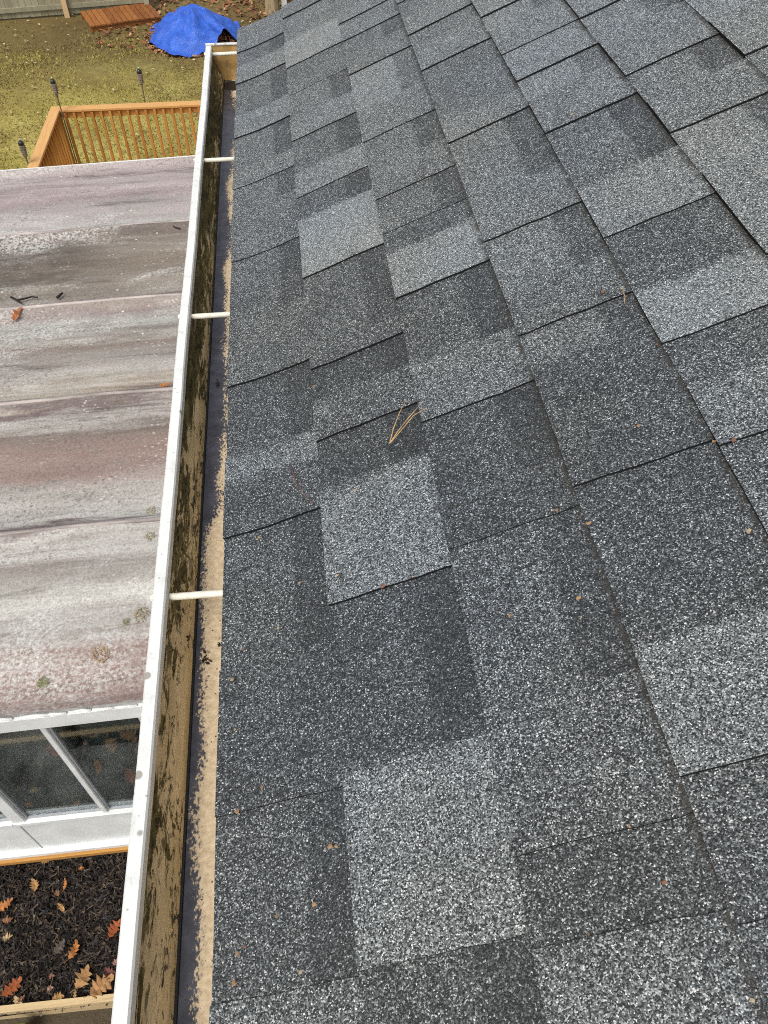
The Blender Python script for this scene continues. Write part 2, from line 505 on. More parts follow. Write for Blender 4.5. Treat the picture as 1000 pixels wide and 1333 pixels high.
M['timber'] = mat_wood('bleached_edging_timber', (0.36, 0.25, 0.12), (0.58, 0.44, 0.25), (0.06, 1, 1), 0.8, 40)
M['timber_green'] = mat_wood('mossy_stake_wood', (0.05, 0.055, 0.015), (0.13, 0.12, 0.04), (1, 1, 0.1), 0.85, 40)
M['trim_wood'] = mat_wood('ochre_sill_plate', (0.38, 0.18, 0.04), (0.55, 0.29, 0.08), (0.06, 1, 1), 0.6, 40)
M['ground'] = mat_ground()
M['mulch_soil'] = plain('black_mulch_soil', (0.020, 0.016, 0.013), 0.95, 0.1, 0.5, 30, bump=0.02)
M['attr'] = mat_attrcol('dry_leaf')
M['attr_grass'] = mat_attrcol('dry_grass_blade', 0.9, 0.1)
M['attr_mulch'] = mat_attrcol('dyed_bark_mulch', 0.8, 0.25)
M['bark'] = plain('tree_bark', (0.32, 0.25, 0.15), 0.9, 0.1, 0.45, 14, stretch=(1, 1, .2), bump=0.02)
M['torch_can'] = plain('grey_bamboo_weave', (0.24, 0.20, 0.16), 0.8, 0.2, 0.45, 70)
M['torch_pole'] = plain('dark_cane_pole', (0.10, 0.07, 0.045), 0.7, 0.2, 0.3, 40)
M['torch_black'] = plain('black_torch_cup', (0.012, 0.012, 0.012), 0.35, 0.5)
M['torch_metal'] = plain('tin_snuffer', (0.45, 0.45, 0.43), 0.35, 0.5, 0.1, 30, 0.6)
M['needle'] = plain('dry_pine_needle', (0.44, 0.29, 0.13), 0.6, 0.3, 0.25, 90)
M['red_twig'] = plain('reddish_twig', (0.20, 0.075, 0.05), 0.7, 0.2, 0.25, 90)
M['dark_twig'] = plain('blackened_twig', (0.025, 0.02, 0.018), 0.8, 0.2)
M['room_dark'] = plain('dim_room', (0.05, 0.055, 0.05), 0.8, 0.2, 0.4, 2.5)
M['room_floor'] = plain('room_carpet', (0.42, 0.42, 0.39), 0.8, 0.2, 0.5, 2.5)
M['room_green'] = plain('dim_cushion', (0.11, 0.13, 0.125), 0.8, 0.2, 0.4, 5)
def mat_tarp():
    m = NT('blue_poly_tarp')
    f = m.noise(m.pos(), 5, 5, 0.6)
    c = m.ramp(f, [(0.3, (0.016, 0.075, 0.42)), (0.7, (0.040, 0.14, 0.60))])
    m.bump(m.noise(m.pos(), 13, 5, 0.65, 0.6), 0.03)
    return m.fin(c, 0.36, 0.5)
M['tarp'] = mat_tarp()
def mat_glass():
    m = NT('window_glass')
    m.t.nodes.remove(m.b)
    out = m.t.nodes['Material Output']
    g = m.n('ShaderNodeBsdfGlossy'); g.inputs['Roughness'].default_value = 0.02
    g.inputs['Color'].default_value = (0.9, 0.95, 0.95, 1)
    tr = m.n('ShaderNodeBsdfTransparent'); tr.inputs['Color'].default_value = (0.74, 0.76, 0.77, 1)
    lw = m.n('ShaderNodeLayerWeight'); lw.inputs['Blend'].default_value = 0.5
    fac = m.math('ADD', m.math('MULTIPLY', m.math('POWER', lw.outputs['Facing'], 5.0), 0.85), 0.045)
    mx = m.n('ShaderNodeMixShader')
    m.link(fac, mx.inputs[0]); m.link(tr.outputs[0], mx.inputs[1]); m.link(g.outputs[0], mx.inputs[2])
    m.link(mx.outputs[0], out.inputs[0])
    return m.mat
M['glass'] = mat_glass()

# ================================================================== GROUND
ZG = -5.45            # lawn
ZM = -5.27            # mulch bed
rng = random.Random(7)
def gz(x, y):
    return ZG + 0.05*noise.noise((x*0.35, y*0.35, 0.3)) + 0.02*noise.noise((x*1.6, y*1.6, 2.1))
g = MB()
nx, ny = 60, 70
xs = list(np.linspace(-14, 6, nx)); ys = list(np.linspace(-6, 27, ny))
pts = [(x, y, gz(x, y)) for y in ys for x in xs]
g.poly(pts, [(j*nx+i, j*nx+i+1, (j+1)*nx+i+1, (j+1)*nx+i) for j in range(ny-1) for i in range(nx-1)])
b = len(pts)
R = 600
# skirt out to the horizon
ring = [i for i in range(nx)] + [j*nx+nx-1 for j in range(1, ny)] + [(ny-1)*nx+i for i in range(nx-2, -1, -1)] + [j*nx for j in range(ny-2, 0, -1)]
far = []
for i in ring:
    d = Vector((pts[i][0]+4, pts[i][1]-10.5)).normalized()
    far.append((d.x*R, d.y*R, ZG))
g.v += far
n_r = len(ring)
for k in range(n_r):
    g.f.append((ring[k], b+k, b+(k+1) % n_r, ring[(k+1) % n_r])); g.m.append(0)
tag(g.build('ground', M['ground'], loc=(0, 0, ZG), smooth=True), kind='structure')

# mulch bed: soil sheet plus shredded bark
mb = MB()
mnx, mny = 30, 12
mp = []
for j in range(mny):
    for i in range(mnx):
        x = -3.9 + 4.2*i/(mnx-1); y = 1.075 + (2.14-1.075)*j/(mny-1)
        mp.append((x, y, ZM - 0.03 + 0.018*noise.noise((x*3, y*3, 5))))
mb.poly(mp, [(j*mnx+i, j*mnx+i+1, (j+1)*mnx+i+1, (j+1)*mnx+i) for j in range(mny-1) for i in range(mnx-1)])
tag(mb.build('mulch_bed_soil', M['mulch_soil'], smooth=True), kind='structure')

def chips(name, n, area, mat, cols, ln, wd, zf, label, cat, tilt=0.5, thick=0.3, seed=1):
    r = random.Random(seed)
    q, cl = MB(), []
    for i in range(n):
        x, y = area(r)
        L, W = r.uniform(*ln), r.uniform(*wd)
        a, tl = r.uniform(0, math.pi*2), r.uniform(-tilt, tilt)
        d = Vector((math.cos(a)*math.cos(tl), math.sin(a)*math.cos(tl), math.sin(tl)))
        s_ = Vector((-math.sin(a), math.cos(a), r.uniform(-.5, .5))).normalized()
        u_ = d.cross(s_)
        c = Vector((x, y, zf(x, y)))
        p = [c-d*L/2-s_*W/2, c-d*L/2+s_*W/2, c+d*L/2+u_*W*thick*r.random(), c-d*L*.1+u_*W*thick*1.5]
        q.poly(p, [(0, 1, 2), (0, 2, 3), (1, 3, 2)])
        k = r.choice(cols); f = r.uniform(.7, 1.3)
        cl += [tuple(min(1, v*f) for v in k)]*3
    o = q.build(name, mat, fix=False)
    set_col(o, cl)
    return tag(o, label, cat, kind='stuff')
chips('bark_mulch', 12000, lambda r: (r.uniform(-3.0, 0.1), r.uniform(1.09, 2.06)), M['attr_mulch'],
      [(0.018, 0.015, 0.013), (0.04, 0.032, 0.027), (0.012, 0.010, 0.010), (0.065, 0.048, 0.034), (0.035, 0.029, 0.028), (0.13, 0.10, 0.07), (0.055, 0.052, 0.054)],
      (0.02, 0.10), (0.006, 0.022), lambda x, y: ZM - 0.02 + 0.03*abs(noise.noise((x*4, y*4, 1)))+rng.uniform(0, .014),
      'black shredded bark mulch covering the bed below the sunroom window', 'mulch')

# grass
def lawn_density(x, y):
    v = 0.5 + 0.9*noise.noise((x*0.45, y*0.45, 8.0)) + 0.4*noise.noise((x*1.7, y*1.7, 3.0))
    return v - max(0, (y-17.0)*0.16)
gb, gc = MB(), []
r = random.Random(11)
cnt = 0
while cnt < 75000:
    y = r.uniform(9.0, 21.5)
    x = r.uniform(-0.36*y-1.6, 0.3)
    if lawn_density(x, y) < r.random()*0.75: continue
    cnt += 1
    z = gz(x, y)
    h = r.uniform(.012, .045); a = r.uniform(0, 6.283); wv = r.uniform(.006, .014)
    dx, dy = math.cos(a)*wv, math.sin(a)*wv
    lx, ly = r.uniform(-.05, .05), r.uniform(-.05, .05)
    gb.poly([(x-dx, y-dy, z-.005), (x+dx, y+dy, z-.005), (x+lx, y+ly, z+h)], [(0, 1, 2)])
    pt = max(0, min(1, .5 + .9*noise.noise((x*.6, y*.6, 4.4)) + .35*noise.noise((x*2.3, y*2.3, 9)) - max(0, (y-16.5)*.12)))
    ka, kb = (0.25, 0.19, 0.075), (0.45, 0.41, 0.105)
    k = tuple(ka[i]+(kb[i]-ka[i])*pt for i in range(3))
    f = r.uniform(.8, 1.18)
    gc.append(tuple(v*f for v in k))
go = gb.build('lawn_grass', M['attr_grass'], fix=False)
set_col(go, gc)
tag(go, 'thin yellow-green autumn grass of the back lawn', 'grass', kind='stuff')

# ================================================================== HOUSE
T_END = 0.5*(roof_st(307, 46)[1] + roof_st(366, 14)[1])
T_NEAR = -2.6
S_RIDGE = 4.2
GX = -0.09            # gutter lip
house = empty('house', (2.0, 0.0, ZG), 'two-storey house with a grey laminated shingle roof above the gutter', 'house')
roof = MB()
# sheathing slab of the visible slope, 2 mm behind the shingles
def slab(s0, s1, t0, t1, n0, n1):
    return [P(s0, t0, n0), P(s1, t0, n0), P(s1, t1, n0), P(s0, t1, n0), P(s0, t0, n1), P(s1, t0, n1), P(s1, t1, n1), P(s0, t1, n1)]
roof.hexa(slab(0.045, S_RIDGE, T_NEAR, T_END-0.012, -0.022, -0.004))
roof_o = roof.build('roof', M['plywood'], house)
# far slope of the gable
xr, zr = S_RIDGE*CT, S_RIDGE*ST
q = MB()
q.hexa([(xr, T_NEAR, zr-.02), (2*xr, T_NEAR, -.02), (2*xr, T_END, -.02), (xr, T_END, zr-.02), (xr, T_NEAR, zr), (2*xr, T_NEAR, 0), (2*xr, T_END, 0), (xr, T_END, zr)])
o = q.build('far_slope', M['shingle'], roof_o)
ca = o.data.attributes.new('tone', 'FLOAT', 'POINT'); ca.data.foreach_set('value', [0.3]*8)
WX = 0.38
q = MB()
# lap siding towards the sunroom: one zigzag profile
zz = ZG - 0.1
prof = []
while zz < -0.16:
    prof += [(WX-0.012, zz), (WX, min(zz+0.115, -0.15))]
    zz += 0.115
n = len(prof)
T_W = T_END - 0.3
vv = [(x, T_NEAR+.1, z) for x, z in prof] + [(x, T_W, z) for x, z in prof]
q.poly(vv, [(i, i+1, n+i+1, n+i) for i in range(n-1)])
q.box(WX+.004, 2*xr-WX, T_NEAR+.1, T_W-.002, ZG-.1, -0.16)
q.poly([(WX+.01, T_W-.003, -.16), (2*xr-WX, T_W-.003, -.16), (xr, T_W-.003, zr-.16)], [(0, 1, 2)])
q.build('wall', M['house_wall'], house)
q = MB(); q.box(0.042, 0.060, T_NEAR, T_END-.02, -0.165, 0.005); q.build('fascia', M['white_trim'], house)
q = MB(); q.box(0.062, WX-.02, T_NEAR, T_END-.02, -0.158, -0.150); q.build('soffit', M['white_trim'], house)
q = MB(); q.hexa(slab(0.06, S_RIDGE, T_END-.011, T_END-.004, -0.16, -0.006)); q.build('rake_board', M['white_trim'], house)

# ---- shingles: (x, y) photo pixel where a piece begins, then tone, raised tooth?, printed shadow band?
# each course lists its pieces from the far rake towards the camera
G, Tt = 0, 1
courses = {
0: [(None, .27, 1, 0), ((366, 45), .19, 0, 1), ((369, 62), .33, 1, 0), ((372, 83), .19, 0, 1), ((377, 124), .31, 1, 0), ((378, 152), .22, 0, 1),
    ((383, 194), .28, 1, 0), ((384, 216), .26, 0, 1), ((386, 247), .24, 1, 0), ((392, 308), .22, 0, 1), ((397, 387), .24, 1, 0), ((406, 467), .19, 0, 1),
    ((413, 558), .38, 1, 0), ((415, 594), .22, 1, 0), ((422, 661), .24, 0, 1), ((433, 833), .20, 1, 0), ((451, 1023), .24, 0, 1), ((469, 1272), .33, 1, 0), ((480, 1500), .2, 0, 1), ((480, 1700), .3, 1, 0)],
1: [(None, .26, 1, 0), ((425, -40), .2, 0, 1), ((425, -22), .3, 1, 0), ((425, -3), .26, 0, 0), ((435, 25), .45, 1, 0), ((442, 57), .20, 0, 0), ((449, 90), .24, 0, 1), ((455, 122), .30, 1, 0),
    ((462, 148), .19, 0, 1), ((469, 189), .36, 1, 0), ((477, 218), .17, 0, 1), ((483, 248), .50, 1, 0), ((498, 319), .22, 0, 1), ((516, 414), .24, 1, 0),
    ((521, 436), .16, 0, 1), ((528, 477), .25, 1, 0), ((539, 528), .17, 0, 1), ((550, 594), .42, 1, 0), ((584, 740), .20, 0, 1), ((627, 959), .42, 1, 0), ((681, 1219), .23, 0, 1), ((700, 1500), .4, 1, 0)],
2: [(None, .27, 1, 0), ((495, -30), .24, 0, 1), ((500, -14), .3, 1, 0), ((505, 1), .27, 0, 0), ((510, 13), .30, 1, 0), ((514, 22), .22, 0, 1), ((520, 40), .24, 1, 0), ((529, 63), .38, 0, 1), ((548, 110), .29, 1, 0), ((561, 146), .27, 0, 1), ((580, 182), .29, 1, 0),
    ((589, 218), .26, 0, 1), ((601, 261), .20, 0, 0), ((613, 288), .48, 1, 0), ((631, 343), .22, 0, 1), ((650, 435), .35, 1, 0), ((688, 500), .21, 0, 1), ((722, 600), .21, 1, 0),
    ((747, 662), .27, 0, 1), ((795, 880), .29, 1, 0), ((887, 1063), .22, 0, 0), ((938, 1186), .36, 1, 0), ((980, 1420), .2, 0, 1), ((980, 1600), .3, 1, 0)],
3: [(None, .27, 1, 0), ((590, -30), .2, 0, 1), ((597, -10), .3, 1, 0), ((606, 11), .24, 0, 0), ((612, 28), .28, 1, 0), ((629, 56), .22, 0, 0), ((672, 118), .33, 1, 0), ((680, 144), .30, 0, 1), ((717, 220), .33, 1, 0), ((748, 268), .36, 0, 1),
    ((784, 338), .30, 1, 0), ((813, 386), .33, 0, 1), ((837, 430), .22, 1, 0), ((917, 578), .22, 0, 0), ((1000, 791), .42, 1, 0), ((940, 1000), .25, 0, 0), ((985, 1200), .27, 1, 0), ((1000, 1420), .2, 0, 1)],
4: [(None, .29, 1, 0), ((650, -20), .29, 1, 0), ((660, 10), .30, 0, 1), ((672, 27), .27, 1, 0), ((694, 55), .33, 0, 0), ((704, 70), .34, 1, 0), ((717, 88), .36, 0, 1), ((770, 97), .27, 1, 0), ((761, 155), .22, 0, 1), ((818, 221), .38, 1, 0),
    ((849, 288), .19, 0, 0), ((888, 363), .48, 1, 0), ((928, 428), .22, 0, 0), ((946, 493), .34, 1, 0), ((967, 576), .26, 0, 1), ((1040, 760), .4, 1, 0), ((1040, 850), .22, 0, 1), ((1060, 1000), .3, 1, 0)],
5: [(None, .29, 1, 0), ((770, -12), .29, 1, 0), ((780, 16), .30, 0, 1), ((820, 38), .28, 1, 0), ((862, 81), .26, 0, 1), ((904, 110), .30, 1, 0), ((930, 153), .40, 0, 1), ((985, 200), .38, 1, 0), ((994, 338), .26, 0, 1), ((1040, 420), .4, 1, 0), ((1060, 520), .24, 0, 1)],
6: [(None, .3, 1, 0), ((883, 4), .36, 0, 0), ((930, 30), .33, 1, 0), ((978, 74), .27, 0, 1), ((1010, 110), .36, 1, 0), ((1030, 170), .24, 0, 1)],
}
def wav(s, t):
    return 0.0016*noise.noise((s*3.1, t*2.3, 4.0)) + 0.0006*noise.noise((s*11, t*9, 1.0))
def edge_jit(k, tb, u):
    return 0.0024*noise.noise((k*3.7, tb*41.0, u*5.0)) + 0.0008*noise.noise((k*3.7, tb*17.0, u*19.0)) + 0.0012*(u-.5)*noise.noise((k*5.1, tb*33.0, 9.0))
def piece(mb, tones, dirts, k, t0, t1, tone, raised, band, rs, tn0=None, tn1=None):
    s0 = 0.0115 if k == 0 else S1 + (k-1)*EXPO
    s1 = (S1 + k*EXPO) + 0.03
    L = s1 - 0.03 - s0
    H = (0.0071 if raised else 0.0043) + rs.uniform(-.0006, .0008)
    us = [0.0, 0.07, 0.20, 0.36, 0.53, 0.58, 0.69, 0.775, 0.815, 0.833, 0.855, 1.0]
    # rows along the eave; narrow rows at an end let the granule blend run into its neighbour
    W = min(0.010, (t1-t0)*.2)
    fs = [0.0] + ([W/(t1-t0)] if tn0 is not None else []) + [0.35, 0.68] + ([1-W/(t1-t0)] if tn1 is not None else []) + [1.0]
    nt_ = len(fs)
    rows = []
    for j in range(nt_):
        f = fs[j]
        tone_j = (tone+tn0)/2 if (j == 0 and tn0 is not None) else (tone+tn1)/2 if (j == nt_-1 and tn1 is not None) else tone
        row = []
        for i, u in enumerate(us):
            s = s0 + u*(s1-s0)
            if i == 0: s += 0.0014*noise.noise((k*7.3, (t0+(t1-t0)*f)*9, 2.0))
            t = t0 + (t1-t0)*f + (edge_jit(k, t0, u) if j == 0 else edge_jit(k, t1, u) if j == nt_-1 else 0)
            n_ = H - 0.0040*(s-s0)/L + wav(s, t)
            if s < 0.11: n_ += 0.0085*((0.11-s)/0.11)**2      # drip edge and starter course lift the eave
            if u > 0.84 and k >= 0: n_ -= 0.0034             # tucked under the next course
            d = tone_j
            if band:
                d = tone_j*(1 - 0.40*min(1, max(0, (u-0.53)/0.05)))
            row.append((P(s, t, n_), d, 1.0 if u > 0.8 and (k >= 2) else 0.0, s, t, n_))
        rows.append(row)
    nu = len(us)
    v, td, dd = [], [], []
    for row in rows:
        for c in row:
            v.append(c[0]); td.append(c[1]); dd.append(c[2])
    F, mi = [], []
    for j in range(nt_-1):
        for i in range(nu-1):
            F.append((j*nu+i, j*nu+i+1, (j+1)*nu+i+1, (j+1)*nu+i)); mi.append(0)
    # walls: butt edge and both cut ends, down to the course below
    def wall(idx, mw=1):
        bI = len(v)
        for ix in idx:
            j, i = divmod(ix, nu)
            c = rows[j][i]
            low = c[5]-0.0052 if k == 0 else min(c[5]-0.003, -0.003)
            v.append(P(c[3], c[4], low)); td.append(0.1); dd.append(0.0)
        for a in range(len(idx)-1):
            F.append((idx[a], idx[a+1], bI+a+1, bI+a)); mi.append(mw)
    wall([j*nu for j in range(nt_)], 2)
    wall(list(range(nu))[::-1])
    wall([(nt_-1)*nu+i for i in range(nu)])
    b_ = len(mb.v)
    mb.v += v
    mb.f += [tuple(b_+i for i in f) for f in F]
    mb.m += mi
    tones += td; dirts += dd
def finish(mb, tones, dirts, name, parent):
    o = mb.build(name, [M['shingle'], M['asphalt_edge'], M['butt_edge']], parent, fix=True)
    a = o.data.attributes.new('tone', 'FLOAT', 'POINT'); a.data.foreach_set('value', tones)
    a = o.data.attributes.new('dirt', 'FLOAT', 'POINT'); a.data.foreach_set('value', dirts)
    return o
rs = random.Random(5)
rest = (MB(), [], [])
NC = int((S_RIDGE - S1)/EXPO) + 1
for k in range(NC):
    segs = []
    t = T_END
    if k in courses:
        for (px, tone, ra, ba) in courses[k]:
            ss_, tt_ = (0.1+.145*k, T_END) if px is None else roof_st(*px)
            far_sheen = max(0, min(1, (tt_-0.75)/1.0))
            segs.append((tt_, tone + .12*far_sheen + (.045 if k >= 4 else 0), ra, ba))  # tone lifted far off and upslope: grazing sky sheen painted into the granules
        segs = [s for i, s in enumerate(segs) if i == 0 or s[0] < T_END-.02]
        t = segs[-1][0] - 0.15
        ra = 1 - segs[-1][2]
    else:
        ra = 1
    while t > T_NEAR:
        segs.append((t, rs.choice([.2, .24, .27, .3, .36, .45]) if ra else rs.choice([.17, .2, .23, .27]), ra, 0 if ra else 1))
        t -= rs.uniform(.07, .22)
        ra = 1-ra
    for i, (ta, tone, ra_, ba) in enumerate(segs):
        tb = segs[i+1][0] if i+1 < len(segs) else T_NEAR
        if tb >= ta - 0.004: continue
        s_mid = (0.0 if k == 0 else S1+(k-1)*EXPO)
        vis = False
        for ss in (s_mid, s_mid+EXPO*.5, s_mid+EXPO):
            for tt in (ta, (ta+tb)/2, tb):
                d = Vector(P(ss, tt, 0)) - CAM
                zc = d.dot(_f)
                if zc > 0.05:
                    X = 500+FPX*d.dot(RV)/zc; Y = 666.5-FPX*d.dot(UV)/zc
                    if -15 < X < 1015 and -15 < Y < 1350: vis = True
        # neighbours: nearer one (at tb) and farther one (at ta); a raised near edge stays sharp
        tn0 = segs[i+1][1] if i+1 < len(segs) and not (ra_ and not segs[i+1][2]) else None
        tn1 = segs[i-1][1] if i > 0 and not (segs[i-1][2] and not ra_) else None
        if vis:
            A = (MB(), [], [])
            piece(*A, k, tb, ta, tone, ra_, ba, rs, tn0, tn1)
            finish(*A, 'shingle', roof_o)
        else:
            piece(*rest, k, tb, ta, tone, ra_, ba, rs)
tag(finish(*rest, 'shingle_field', roof_o), kind='stuff')
q = MB()
for i in range(28):
    y0 = T_NEAR + i*(T_END-T_NEAR)/28
    q.hexa([(xr-.14, y0, zr-.045), (xr+.14, y0, zr-.045), (xr+.14, y0+.2, zr-.05), (xr-.14, y0+.2, zr-.05), (xr-.02, y0, zr+.022), (xr+.02, y0, zr+.022), (xr+.02, y0+.2, zr+.012), (xr-.02, y0+.2, zr+.012)])
o = q.build('ridge_cap', M['shingle'], roof_o)
a = o.data.attributes.new('tone', 'FLOAT', 'POINT'); a.data.foreach_set('value', [0.25]*len(o.data.vertices))

# ================================================================== GUTTER
GY1 = T_END + 0.028
gut = empty('gutter', (-0.03, 0, -0.13), 'dirty white gutter with mossy tan inside along the shingle eave', 'gutter')
XO, XI = -0.090, -0.0735
def wob(t): return 0.0
q = MB()
# rolled lip: flat top and inner return
q.strip([(XI+.001, -0.046), (XI, -0.034), (XI-.002, -0.0315), (XO+.002, -0.0305), (XO, -0.0335), (XO, -0.052)], T_NEAR, GY1, 0.0012, 110)
q.v = [(x+.0012*noise.noise((y*3.1, 1, 2))+.0005*noise.noise((y*13, 4, 2)), y, z+.0010*noise.noise((y*4.3, 7, 2))+.0005*noise.noise((y*17, 3, 2))) for x, y, z in q.v]
q.build('lip', M['gutter_white'], gut)
q = MB()
wallp = [(-0.079, -0.0325), (-0.0785, -0.050), (-0.076, -0.062), (-0.070, -0.078), (-0.0625, -0.094), (-0.0575, -0.108), (-0.0545, -0.1215)]
q.strip(wallp, T_NEAR, GY1-.002, 0.0012, 24)
q.build('front_wall', M['gutter_wall'], gut, smooth=False)
q = MB()
outp = [(x-.0024, z-.0002) for x, z in wallp[1:]] + [(-0.0545, -0.1260), (0.036, -0.1262)]
q.strip(outp, T_NEAR, GY1-.003, 0.0008, 2)
q.build('outer_face', M['gutter_white'], gut)
q = MB()
q.strip([(-0.0540, -0.1218), (-0.0525, -0.1242), (-0.046, -0.1246), (0.036, -0.1246)], T_NEAR, GY1-.002, 0.0012, 24)
q.build('floor', M['gutter_floor'], gut)
q = MB()
q.tube([(-0.0525, T_NEAR+.02, -0.1222), (-0.0525, GY1-.004, -0.1222)], 0.0024, 6)
q.build('sludge_line', M['gutter_black'], gut)
q = MB(); q.box(0.0365, 0.0395, T_NEAR, GY1-.002, -0.126, -0.022); q.build('back_wall', M['gutter_wall'], gut)
# end cap, a flat plate in the gutter's outline with a folded white rim
cp = [(-0.089, -0.034)] + wallp[1:] + [(-0.05, -0.1235), (0.036, -0.1235), (0.036, -0.030), (-0.03, -0.030)]
n = len(cp)
q = MB()
q.poly([(x, GY1-.0015, z) for x, z in cp] + [(x, GY1+.0005, z) for x, z in cp],
       [tuple(range(n)), tuple(range(2*n-1, n-1, -1))] + [(i, (i+1) % n, n+(i+1) % n, n+i) for i in range(n)])
ec = q.build('end_cap', M['cap_tan'], gut)
q = MB()
q.box(-0.0905, 0.037, GY1-.004, GY1+.006, -0.0305, -0.0275)
q.box(-0.0905, 0.037, GY1+.002, GY1+.006, -0.062, -0.0306)
q.build('rim', M['gutter_white'], ec)
q = MB()
q.tube([(-0.022, GY1-.045, -0.1242), (-0.022, GY1-.045, -0.1225)], [.034, .034], 20)
q.build('outlet', M['gutter_black'], gut)  # solid black disc painted as the darkness of the outlet hole
for px in ((268, 70), (262, 208), (250, 411), (222, 776), (150, 1600)):
    t = at_z(px[0], px[1], -0.045).y
    q = MB()
    q.tube([(-0.073, t, -0.047), (0.043, t-.004, -0.044)], 0.0048, 10)
    fo = q.build('ferrule', M['ferrule'], gut, smooth=True)
    q = MB()
    q.tube([(-0.096, t, -0.046), (-0.093, t, -0.046), (-0.0905, t, -0.046)], [.004, .0055, .0055], 8)
    q.build('spike_head', M['ferrule'], fo)

# ================================================================== SUNROOM
DS = 3.73
def zs(x): return CZ - DS + 0.03*(x+1.1)
SX0, SX1 = -4.3, 0.35
SY = [1.985, 3.22, 4.45, 5.63, 6.80, 8.07]
sun = empty('sunroom', (-2.0, 5.0, ZG), 'low sunroom with chalky weathered metal panel roof beside the house', 'sunroom')
rp = random.Random(3)
for i in range(5):
    q = MB()
    y0, y1 = SY[i]+.004, SY[i+1]-.004
    m_ = 48
    nxp = 20
    v = []
    for a in range(nxp):
        x = SX0 + (SX1-SX0)*a/(nxp-1)
        for c in range(m_):
            f = c/(m_-1)
            y = y0 + (y1-y0)*f
            # shallow pan: raised lips at the seams and faint stiffening swages
            e = min(y-y0, y1-y)
            z = zs(x) + 0.040*(0.5+0.5*math.cos(min(1, e/0.08)*math.pi)) + 0.007*math.cos(f*math.pi*6) + 0.006*noise.noise((x*.8, y*1.7, 3))
            v.append((x, y, z))
    F = [(a*m_+c, a*m_+c+1, (a+1)*m_+c+1, (a+1)*m_+c) for a in range(nxp-1) for c in range(m_-1)]
    q.poly(v, F)
    q.build('roof_panel', M['panel'], sun, smooth=True)
    if i > 0:
        q = MB()
        pr = []
        for a in range(12):
            x = SX0 + (SX1-SX0)*a/11
            pr.append((x, SY[i]+.006*math.sin(a*2.1), zs(x)+0.040))
        q.tube(pr, 0.015, 8)
        q.build('seam_rib', M['rib'], sun, smooth=True)
# core slab under the panels, kept clear of them
def sbox(q, x0, x1, y0, y1, d0, d1, mi=0):
    return q.hexa([(x0, y0, zs(x0)+d0), (x1, y0, zs(x1)+d0), (x1, y1, zs(x1)+d0), (x0, y1, zs(x0)+d0),
                   (x0, y0, zs(x0)+d1), (x1, y0, zs(x1)+d1), (x1, y1, zs(x1)+d1), (x0, y1, zs(x0)+d1)], mi)
q = MB(); sbox(q, SX0+.01, SX1, SY[0]+.01, SY[-1]-.01, -.09, -.02); q.build('roof_core', M['white_trim'], sun)
q = MB(); sbox(q, SX0, SX1, SY[0]-.014, SY[0]+.006, -.105, .012)
fa = q.build('front_fascia', M['white_trim'], sun)
# chipped paint bead along the front edge of the roof
q = MB()
r = random.Random(2)
x = SX0
while x < SX1:
    L = r.uniform(.03, .16)
    q.tube([(x, SY[0]-.004, zs(x)+.016+r.uniform(-.003, .006)), (x+L*.5, SY[0]-.002+r.uniform(-.006, .006), zs(x)+.018), (x+L, SY[0]-.004, zs(x+L)+.014)], r.uniform(.006, .012), 6)
    x += L + r.choice([0, 0, .01, .03])
q.build('caulk_bead', M['gutter_white'], fa, smooth=True)
q = MB()
sbox(q, SX0, SX1, SY[-1]-.006, SY[-1]+.05, -.12, .030)
rf = q.build('rear_fascia', M['gutter_white'], sun)
# wall towards the camera
YW = 2.04
wz0 = at_y(128, 1056, YW).z            # foot of the glass
wz1 = at_y(150, 936, YW).z
zb = at_y(100, 1103, YW).z             # foot of the white kneewall
def px_x(x, y, Y=YW): return at_y(x, y, Y).x
m_x = 0.5*(px_x(64, 945) + px_x(127, 1050))
l_x = 0.5*(px_x(3, 1030)+px_x(26, 1062))
r_x = px_x(181, 934)
r_x = max(r_x, m_x + 0.62*(m_x-l_x))
r_x = m_x + (m_x-l_x)
pw = 0.085
unit = (r_x - l_x) + pw
for u in (-2, -1, 0, 1):
    ox = u*unit
    a0, a1 = l_x+ox, r_x+ox
    if a0 > SX1: continue
    a1 = min(a1, SX1-.05)
    if a0 < SX0: continue
    q = MB(); q.bbox(a0-pw, a0-.002, YW-.02, YW+.06, wz0-.044, wz1+.16); q.build('wall_post', M['white_trim'], sun)
    wn = empty('window', ((a0+a1)/2, YW, wz0)); wn.parent = sun; wn.location = wl[wn]-wl[sun]
    for (b0, b1) in ((a0, m_x+ox-.017), (m_x+ox+.017, a1)):
        if b1 > a1 or b1 - b0 < .1: continue
        q = MB(); q.box(b0+.011, b1-.011, YW+.012, YW+.018, wz0+.02, wz1+.05); q.build('pane', M['glass'], wn)
        q = MB()
        q.box(b0, b0+.012, YW, YW+.03, wz0, wz1+.06); q.box(b1-.012, b1, YW, YW+.03, wz0, wz1+.06)
        q.box(b0+.012, b1-.012, YW, YW+.03, wz0, wz0+.016)
        q.build('sash', M['grey_frame'], wn)
    if m_x+ox < SX1-.06:
        q = MB(); q.bbox(m_x+ox-.016, m_x+ox+.016, YW-.016, YW+.035, wz0, wz1+.06); q.build('mullion', M['white_trim'], wn)
    q = MB(); q.bbox(a0-pw, a1-.001, YW-.03, YW+.05, wz0-.045, wz0-.001); q.build('sill', M['white_trim'], wn)
    q = MB(); q.box(a0-pw, a1-.002, YW+.006, YW+.05, zb+.05, wz0-.046); q.build('kneewall_panel', M['white_trim'], sun)
    q = MB(); q.box(a0-pw-.004, a0-pw+.004, YW+.003, YW+.005, zb+.051, wz0-.047); q.build('joint_strip', M['grey_frame'], sun)
q = MB(); q.box(SX0+.05, SX1, YW-.004, YW+.055, wz1+.062, wz1+.2); q.build('header', M['white_trim'], sun)
